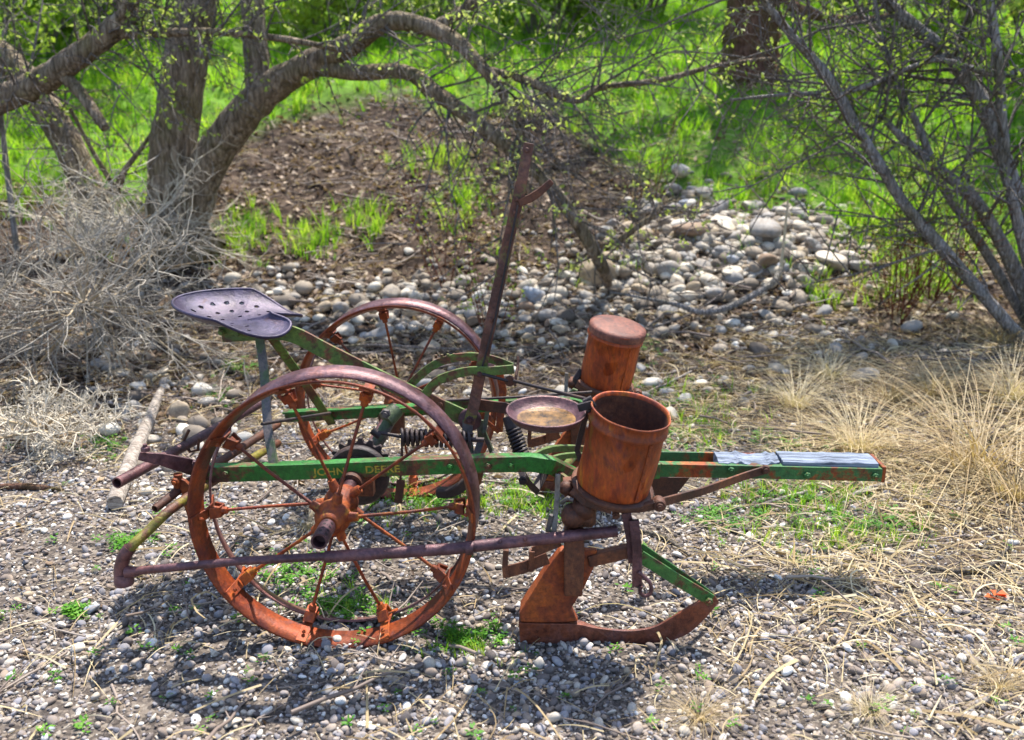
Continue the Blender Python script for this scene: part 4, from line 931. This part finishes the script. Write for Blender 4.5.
for pl_ in ([M(514, 381, .52), M(586, 399, .25)], [M(440, 401, .8), M(520, 397, .8), M(592, 392, .8)], [M(330, 413, .7), M(262, 424, .3)]):
    b = MB(); b.tube(pl_, .005, 8); part(b, 'check_rod', m_dark, 0)
b = MB(); b.bar([M(498, 366, .85), M(503, 390, .85), M(499, 432, .82)], .026, .01); b.bar([M(488, 372, .8), M(506, 370, .8)], .02, .03, (0, 1, 0)); b.bar([M(499, 432, .82), M(487, 422, .8), M(480, 430, .8)], .016, .01); part(b, 'lift_arm', m_orange)
# far-side links behind the near wheel
b = MB(); b.bar(smooth_path([M(392, 412, .85), M(430, 406, .85), M(470, 402, .85)], 3), .02, .02); b.bolt(M(425, 405, .83)); part(b, 'draw_bar', m_green)
b = MB(); b.bar(smooth_path([M(438, 492, .78), M(450, 492, .76), M(462, 486, .74), M(471, 476, .72)], 4), [.034]*10+[.03, .028, .026], .035); part(b, 'foot_pedal', m_dark, .006)
b = MB(); b.bar(smooth_path([M(430, 505, 1.1), M(455, 499, 1.1), M(475, 486, 1.1), M(480, 470, 1.1)], 4), .03, .01); part(b, 'covering_blade', m_brown)
b = MB(); b.tube([M(402, 415, .9), M(402, 455, .85), M(400, 485, .85)], .005, 8); b.bar([M(401, 480, .85), M(398, 503, .85)], .03, .008); part(b, 'drop_rod', m_brown)
# rear tubes, marker and scraper gear
b = MB(); b.tube([M(117, 483, .05), M(190, 443, .4), M(268, 399, .86)], [.0155, .0155, .0155], 16, hollow=.78); part(b, 'scraper_tube', m_purple, 0)
b = MB(); b.tube([M(155, 509, .08), M(186, 484, .2), M(278, 424, .86)], [.0115, .0135, .0135], 14, hollow=.7); part(b, 'scraper_tube', m_brown, 0)
b = MB(); b.tube(smooth_path([M(122, 583, -.05), M(121, 570, -.05), M(124, 557, -.05), M(131, 547, -.045), M(147, 532, 0), M(188, 497, .14), M(278, 443, .8)], 4), .0135, 14); tb = part(b, 'marker_tube', m_yel, 0)
b = MB(); b.tube(smooth_path([M(121, 578, -.05), M(121, 568, -.05), M(124, 557, -.05), M(130, 548, -.045)], 4), .0175, 14); b.lathe([(.024, -.012), (.026, 0), (.02, .018)], 16, M(124, 580, -.05)); part(b, 'elbow', m_purple, 0)
b = MB(); b.tube([M(126, 572, -.055), M(240, 561, -.05), M(333, 556, -.045)], .0112, 12); b.tube([M(325, 557, -.045), M(450, 549, -.02), M(617, 531, .03)], .0155, 14, hollow=.7)
b.lathe([(.0185, 0), (.0185, .02)], 12, M(466, 548, -.02), (1, 0, 0)); b.tube([M(126, 572, -.055), M(140, 571, -.053)], [.017, .012], 12)
for px in (350, 385, 425, 500, 525): b.blob(M(px, 556-(px-330)*.085, -.052+.0002*(px-330)), .005)
part(b, 'marker_rod', m_purple, 0)
b = MB(); b.bar([M(139, 456, .12), M(160, 459, .15), M(185, 465, .2), M(208, 472, .262)], [.022, .034, .046, .046], .009, (0, 1, -.25)); b.bolt(M(146, 455, .12)+Vector((0, 0, .012)), .013, .012, (0, 0, 1)); b.bolt(M(197, 467, .22)+Vector((0, -.01, .008)), .010, .01, (0, -.3, 1)); part(b, 'link_plate', m_purple)
b = MB(); b.bar(smooth_path([M(176, 481, .17), M(186, 487, .17), M(190, 505, .17), M(197, 530, .17), M(204, 545, .17)], 3), [.03]*7+[.026, .022, .018, .016, .014, .012], .014); b.bolt(M(176, 481, .16), .012, .012); b.tube([M(178, 474, .17), M(178, 487, .17)], .013, 10); part(b, 'scraper_bracket', m_orange)
b = MB(); b.tube([M(189, 430, .38), M(184, 440, .38), M(190, 452, .38), M(198, 450, .38), M(199, 438, .38)], .005, 8); part(b, 'hook', m_brown, 0)
# row units
def row_unit(dv, du, open_lid):
    sh = Vector((du, dv, 0))
    def Q(px, py, v): return M(px, py, v)+sh
    bot = Q(613, 483, .085); top = Q(631.5, 411, .045); ax = (top-bot).normalized(); hgt = (top-bot).length; rc = .1
    u_ = MB()
    u_.lathe([(rc*.97, 0), (rc*.985, .004), (rc*.985, hgt*.2), (rc*.985, hgt*.35), (rc*.985, hgt*.5), (rc*.985, hgt*.65), (rc*.985, hgt-.042), (rc*1.05, hgt-.038), (rc*1.05, hgt-.03), (rc*.99, hgt-.026), (rc*.99, hgt-.006), (rc*1.035, hgt-.003), (rc*1.045, hgt), (rc*1.035, hgt+.003), (rc*1.0, hgt+.002), (rc*.975, hgt-.008), (rc*.965, .012), (0.002, .01)], 56, bot, ax)
    a_ = ax.orthogonal().normalized()
    def dent(v):
        q = Vector(v)-bot; h_ = q.dot(ax); rd = q-ax*h_
        if rd.length < rc*.98: return v
        an = math.atan2(rd.dot(Vector((0, 1, 0))), rd.x); k = .0012*math.sin(3*an+h_*22+dv)+.0009*math.sin(7*an-h_*35)-.002*math.exp(-((an+1.9)/.22)**2-((h_-.09)/.035)**2)-.002*math.exp(-((an+.9)/.18)**2-((h_-.15)/.03)**2)
        return tuple(Vector(v)+rd.normalized()*k)
    sd_ = Vector((.55, -.83, 0)); sd_ = (sd_-ax*sd_.dot(ax)).normalized()
    u_.V = [dent(v) for v in u_.V]
    u_.bar([bot+ax*.006+sd_*rc*.99, bot+ax*hgt*.5+sd_*rc*.992, bot+ax*(hgt-.045)+sd_*rc*.99], .009, .003, sd_)
    for k_ in range(7): u_.blob(bot+ax*(.02+k_*(hgt-.07)/6)+sd_*rc*.997, .0032, sd_)
    can = part(u_, 'seed_can', m_can, 0)
    k_ = MB(); k_.lathe([(rc*.968, hgt-.008), (rc*.945, hgt-.03), (rc*.945, .016), (0.001, .015)], 48, bot, ax, cap=False); k_.build('can_lining', m_caninside, can)
    lid = MB()
    if open_lid:
        c_ = Q(546, 412, .06); n_ = Vector((.03, -.10, 1)).normalized()
        lid.lathe([(.001, -.030), (.060, -.029), (.088, -.020), (.100, -.004), (.103, 0), (.104, .003), (.101, .005), (.098, .001), (.086, -.014), (.058, -.022), (.001, -.023)], 48, c_, n_); lo = lid.build('can_lid', m_purple, root)
        wt_ = MB(); wt_.lathe([(.079, -.017), (.001, -.0165)], 40, c_+Vector((.005, -.004, 0)), n_); lo2 = wt_.build('rusty_water', m_water, lo)
        h_ = MB(); h_.tube([Q(583, 402, .06), Q(590, 398, .06), Q(594, 405, .06), Q(588, 412, .06)], .007, 8); h_.bar([Q(578, 408, .05), Q(592, 404, .05)], .02, .012); h_.bar([Q(588, 408, .08), Q(582, 430, .09), Q(577, 450, .1), Q(583, 466, .1)], .014, .01); h_.build('lid_hinge', m_dark, lo, .001)
    else:
        lid.lathe([(rc*1.055, hgt-.022), (rc*1.06, hgt-.004), (rc*1.05, hgt+.004), (rc*.9, hgt+.010), (.001, hgt+.016)], 48, bot, ax); lid.build('can_lid', m_lid, root)
        h_ = MB(); h_.bar([bot+ax*(hgt*.2)-a_*0+Vector((-rc*1.0, 0, 0)), bot+ax*(hgt*.05)+Vector((-rc*1.15, -.02, 0)), bot+Vector((-rc*1.1, -.02, -.05))], .02, .02); h_.build('lid_hinge', m_dark, root, .001)
    # hopper bottom casting
    h = MB(); h.lathe([(.102, 0), (.111, -.003), (.112, -.012), (.104, -.018), (.09, -.024), (.07, -.04), (.04, -.052), (.001, -.055)], 40, bot, ax)
    e1 = Q(659, 504, .03); h.bar([Q(612, 508, 0.02), Q(640, 508, .015), e1], [.024, .022, .026], .014, (0, 1, .2)); h.lathe([(.016, -.02), (.018, -.01), (.018, .01), (.014, .016)], 16, e1, (0, -1, 0)); h.bolt(e1+Vector((0, -.014, 0)), .010, .008)
    h.bar([Q(572, 490, .05), Q(585, 502, .03), Q(612, 510, .02)], .02, .014); h.bolt(Q(616, 515, .02), .011, .01)
    part(h, 'hopper_bottom', m_brown, .002)
    g = MB(); g.blob(Q(574, 516, .06), .036, (.2, -1, .3), .9); g.blob(Q(584, 508, .06), .034); g.lathe([(.022, -.05), (.03, -.04), (.03, .0), (.02, .01)], 16, Q(592, 516, .07), (1, 0, 0)); g.bar([Q(572, 478, .09), Q(574, 500, .09)], .05, .03); g.blob(Q(566, 488, .07), .02); part(g, 'gear_housing', m_brown, .003)
    g = MB(); g.bar([Q(558, 474, .05), Q(557, 500, .05), Q(554, 532, .05)], .0135, .007); part(g, 'strap', m_pale)
    g = MB(); g.tube([Q(561, 503, .04), Q(568, 498, .03), Q(573, 500, .03)], .006, 8); g.tube([Q(552, 515, .05), Q(548, 530, .05), Q(560, 538, .05)], .008, 8); part(g, 'trip_hook', m_grey, 0)
    # shank, boot, runner
    g = MB(); g.bar([Q(574, 529, .05), Q(574, 552, .05), Q(573, 592, .055)], [.052, .054, .050], .055); part(g, 'shank', m_brown, .006)
    g = MB(); xh = Q(520, 620, .07).x; xt = Q(716, 600, .07).x
    th = lambda p: .006+.026*max(0, min(1, (Q(600, 600, .07).x-p.x)/(Q(600, 600, .07).x-xh)))
    g.prism([Q(*q, .07) for q in ((560, 548), (597, 549), (596, 562), (583, 588), (571, 606), (578, 619), (560, 619), (540, 618), (521, 616), (520, 607), (532, 588), (546, 566))], th); part(g, 'boot', m_boot, .003)
    g = MB()
    up = [(519, 616.5), (545, 619), (578, 622), (592, 626), (610, 629), (632, 630), (655, 626), (678, 613), (700, 600), (714, 594)]
    lo_ = [(719, 602), (706, 617), (690, 632), (672, 640), (650, 643), (620, 645), (580, 646), (545, 647), (521, 645)]
    th2 = lambda p: .005+.030*max(0, min(1, (Q(600, 600, .07).x-p.x)/(Q(600, 600, .07).x-xh)))
    # built in strips so the thickness can taper
    upc = smooth_path([Q(*q, .07) for q in up], 3); loc = smooth_path([Q(*q, .07) for q in lo_[::-1]], 3); n_ = len(upc)
    loc = [Vector(loc[int(round(i*(len(loc)-1)/(n_-1)))]) for i in range(n_)]; upc = [Vector(q) for q in upc]; vs = []; fs = []
    for i in range(n_):
        for q in (upc[i], loc[i]):
            for sg in (-1, 1): vs.append(q+Vector((0, sg*th2(q)*(1 if q is upc[i] else .6), 0)))
    for i in range(n_-1):
        a0 = 4*i; b0 = 4*i+4; fs += [(a0, b0, b0+2, a0+2), (a0+1, a0+3, b0+3, b0+1), (a0, a0+1, b0+1, b0), (a0+2, b0+2, b0+3, a0+3)]
    fs += [(0, 2, 3, 1), (4*n_-4, 4*n_-3, 4*n_-1, 4*n_-2)]; g.add(vs, fs); part(g, 'runner', m_runner, .002)
    g = MB(); g.bar([Q(640, 556, .062), Q(676, 579, .062), Q(711, 600, .064)], .034, .007); g.bar([Q(640, 547, .10), Q(676, 572, .095), Q(712, 597, .085)], .026, .006); g.bolt(Q(709, 601, .055), .011, .01); part(g, 'runner_brace', m_olive2)
    g = MB(); g.bar(smooth_path([Q(588, 560, .07), Q(606, 556, .07), Q(634, 549, .07)], 3), .034, .03); part(g, 'foot_arm', m_brown, .004)
    g = MB(); g.bar([Q(626, 512, .05), Q(631, 540, .05), Q(633, 562, .05)], .026, .016); g.bar([Q(634, 520, .03), Q(637, 550, .03), Q(637, 586, .03)], .026, .012)
    g.tube(smooth_path([Q(638, 572, .02), Q(643, 576, .02), Q(650, 583, .02), Q(651, 592, .02), Q(645, 596, .02), Q(640, 592, .02), Q(641, 586, .02)], 4), .0055, 8); part(g, 'link_hook', m_purple)
    g = MB(); g.bar([Q(506, 549, .03), Q(505, 566, .03), Q(506, 576, .03)], .015, .022); g.bar([Q(506, 572, .03), Q(525, 567, .035), Q(548, 558, .05)], .034, .006); g.bar([Q(532, 550, .03), Q(531, 570, .035)], .015, .02); g.bar([Q(533, 552, .03), Q(560, 541, .05)], .03, .006); part(g, 'chain_stirrup', m_brown)
t = NT('murky_water'); n_ = t.noise(t.coord('Object'), 35, 5, .7); t.base(t.ramp(n_, [(.35, (.03, .018, .01)), (.5, (.14, .075, .025)), (.62, (.28, .15, .05)), (.72, (.12, .09, .05))]), .12, 0, .5); t.bump(n_, .1, .002); m_water = t.m
m_boot = mat_rust('boot_rust', [(.3, (.11, .028, .018)), (.46, (.27, .060, .020)), (.58, (.38, .10, .018)), (.72, (.16, .07, .06))], patch=6)
m_runner = mat_rust('runner_steel', [(.3, (.11, .035, .03)), (.46, (.22, .07, .04)), (.6, (.24, .10, .09)), (.74, (.13, .10, .15))], rough=(.35, .6), metal=.3)
m_olive2 = mat_rust('brace_paint', BROWN, paint=(.06, .20, .04), cover=.62, patch=11, rough=(.4, .7))
b = MB(); b.prism([M(*q, .62) for q in ((652, 477), (690, 477), (672, 500), (655, 500))], lambda p: .004); part(b, 'boot_plate', m_brown)
row_unit(0, 0, True); row_unit(1.034, .045, False)
# tongue: two rails with a plank between, and braces
def tr(pts, v): return [M(px, py, v) for px, py in pts]
b = MB(); b.bar(tr([(655, 470), (760, 472), (884, 475)], .47), .042, .008); b.bar([q+Vector((0, .016, .017)) for q in tr([(655, 470), (760, 472), (884, 475)], .47)], .006, .024)
for q in ((731, 470), (765, 469), (807, 475), (875, 476)): b.bolt(M(q[0], q[1], .464), .011, .010)
part(b, 'tongue_rail', m_tongue)
b = MB(); pf = [q+Vector((0, .112, 0)) for q in tr([(655, 470), (760, 472), (884, 475)], .47)]; b.bar(pf, .042, .008); part(b, 'tongue_rail', m_tongue)
def plank(p0, p1, zt, ragged):
    b = MB(); a0 = M(p0, 472, .47); a1 = M(p1, 474, .47); n_ = 14; vs = []; fs = []
    for i in range(n_+1):
        q = a0.lerp(a1, i/n_); rz = .004*rng.normal() if ragged else .0012*rng.normal(); cut = .008*abs(rng.normal())*ragged
        vs += [q+Vector((0, .0075+cut, -.018)), q+Vector((0, .1045, -.018)), q+Vector((0, .1045, zt+rz)), q+Vector((0, .06, zt+.003+rz)), q+Vector((0, .0075+cut, zt-.004*ragged+rz))]
    for i in range(n_):
        for k in range(5): fs.append((5*i+k, 5*i+(k+1) % 5, 5*i+5+(k+1) % 5, 5*i+5+k))
    fs += [(4, 3, 2, 1, 0), tuple(5*n_+k for k in range(5))]; b.add(vs, fs); return part(b, 'tongue_plank', m_plank, .002)
plank(719, 781, .030, 1); plank(783, 879, .030, 0)
b = MB(); q = M(882, 475, .47); b.box(q+Vector((.004, .056, .002)), (.012, .122, .052)); part(b, 'tongue_end_plate', m_orange, .003)
b = MB(); b.bar([M(655, 504, .04), M(700, 492, .2), M(745, 476, .42), M(768, 469, .455)], .026, .007); b.bolt(M(765, 469, .45), .015, .012); part(b, 'tongue_brace', m_brown)
b = MB(); b.bar([M(556, 476, VR+.02), M(575, 489, .22), M(590, 498, .12)], .04, .012); b.tube([M(545, 466, .3), M(560, 472, .5), M(575, 455, .85)], .014, 10); b.bar(smooth_path([M(528, 463, .33), M(540, 453, .4), M(560, 448, .5), M(600, 450, .6)], 3), .022, .012); b.bar(smooth_path([M(540, 470, .3), M(552, 459, .36), M(575, 455, .45), M(600, 458, .5)], 3), .018, .01); part(b, 'cross_frame', m_olive)
b = MB(); b.bar([M(522, 474, .3), M(535, 490, .34), M(545, 472, .4)], .02, .03); b.bolt(M(523, 480, .28), .014, .012); part(b, 'rocker', m_dark)
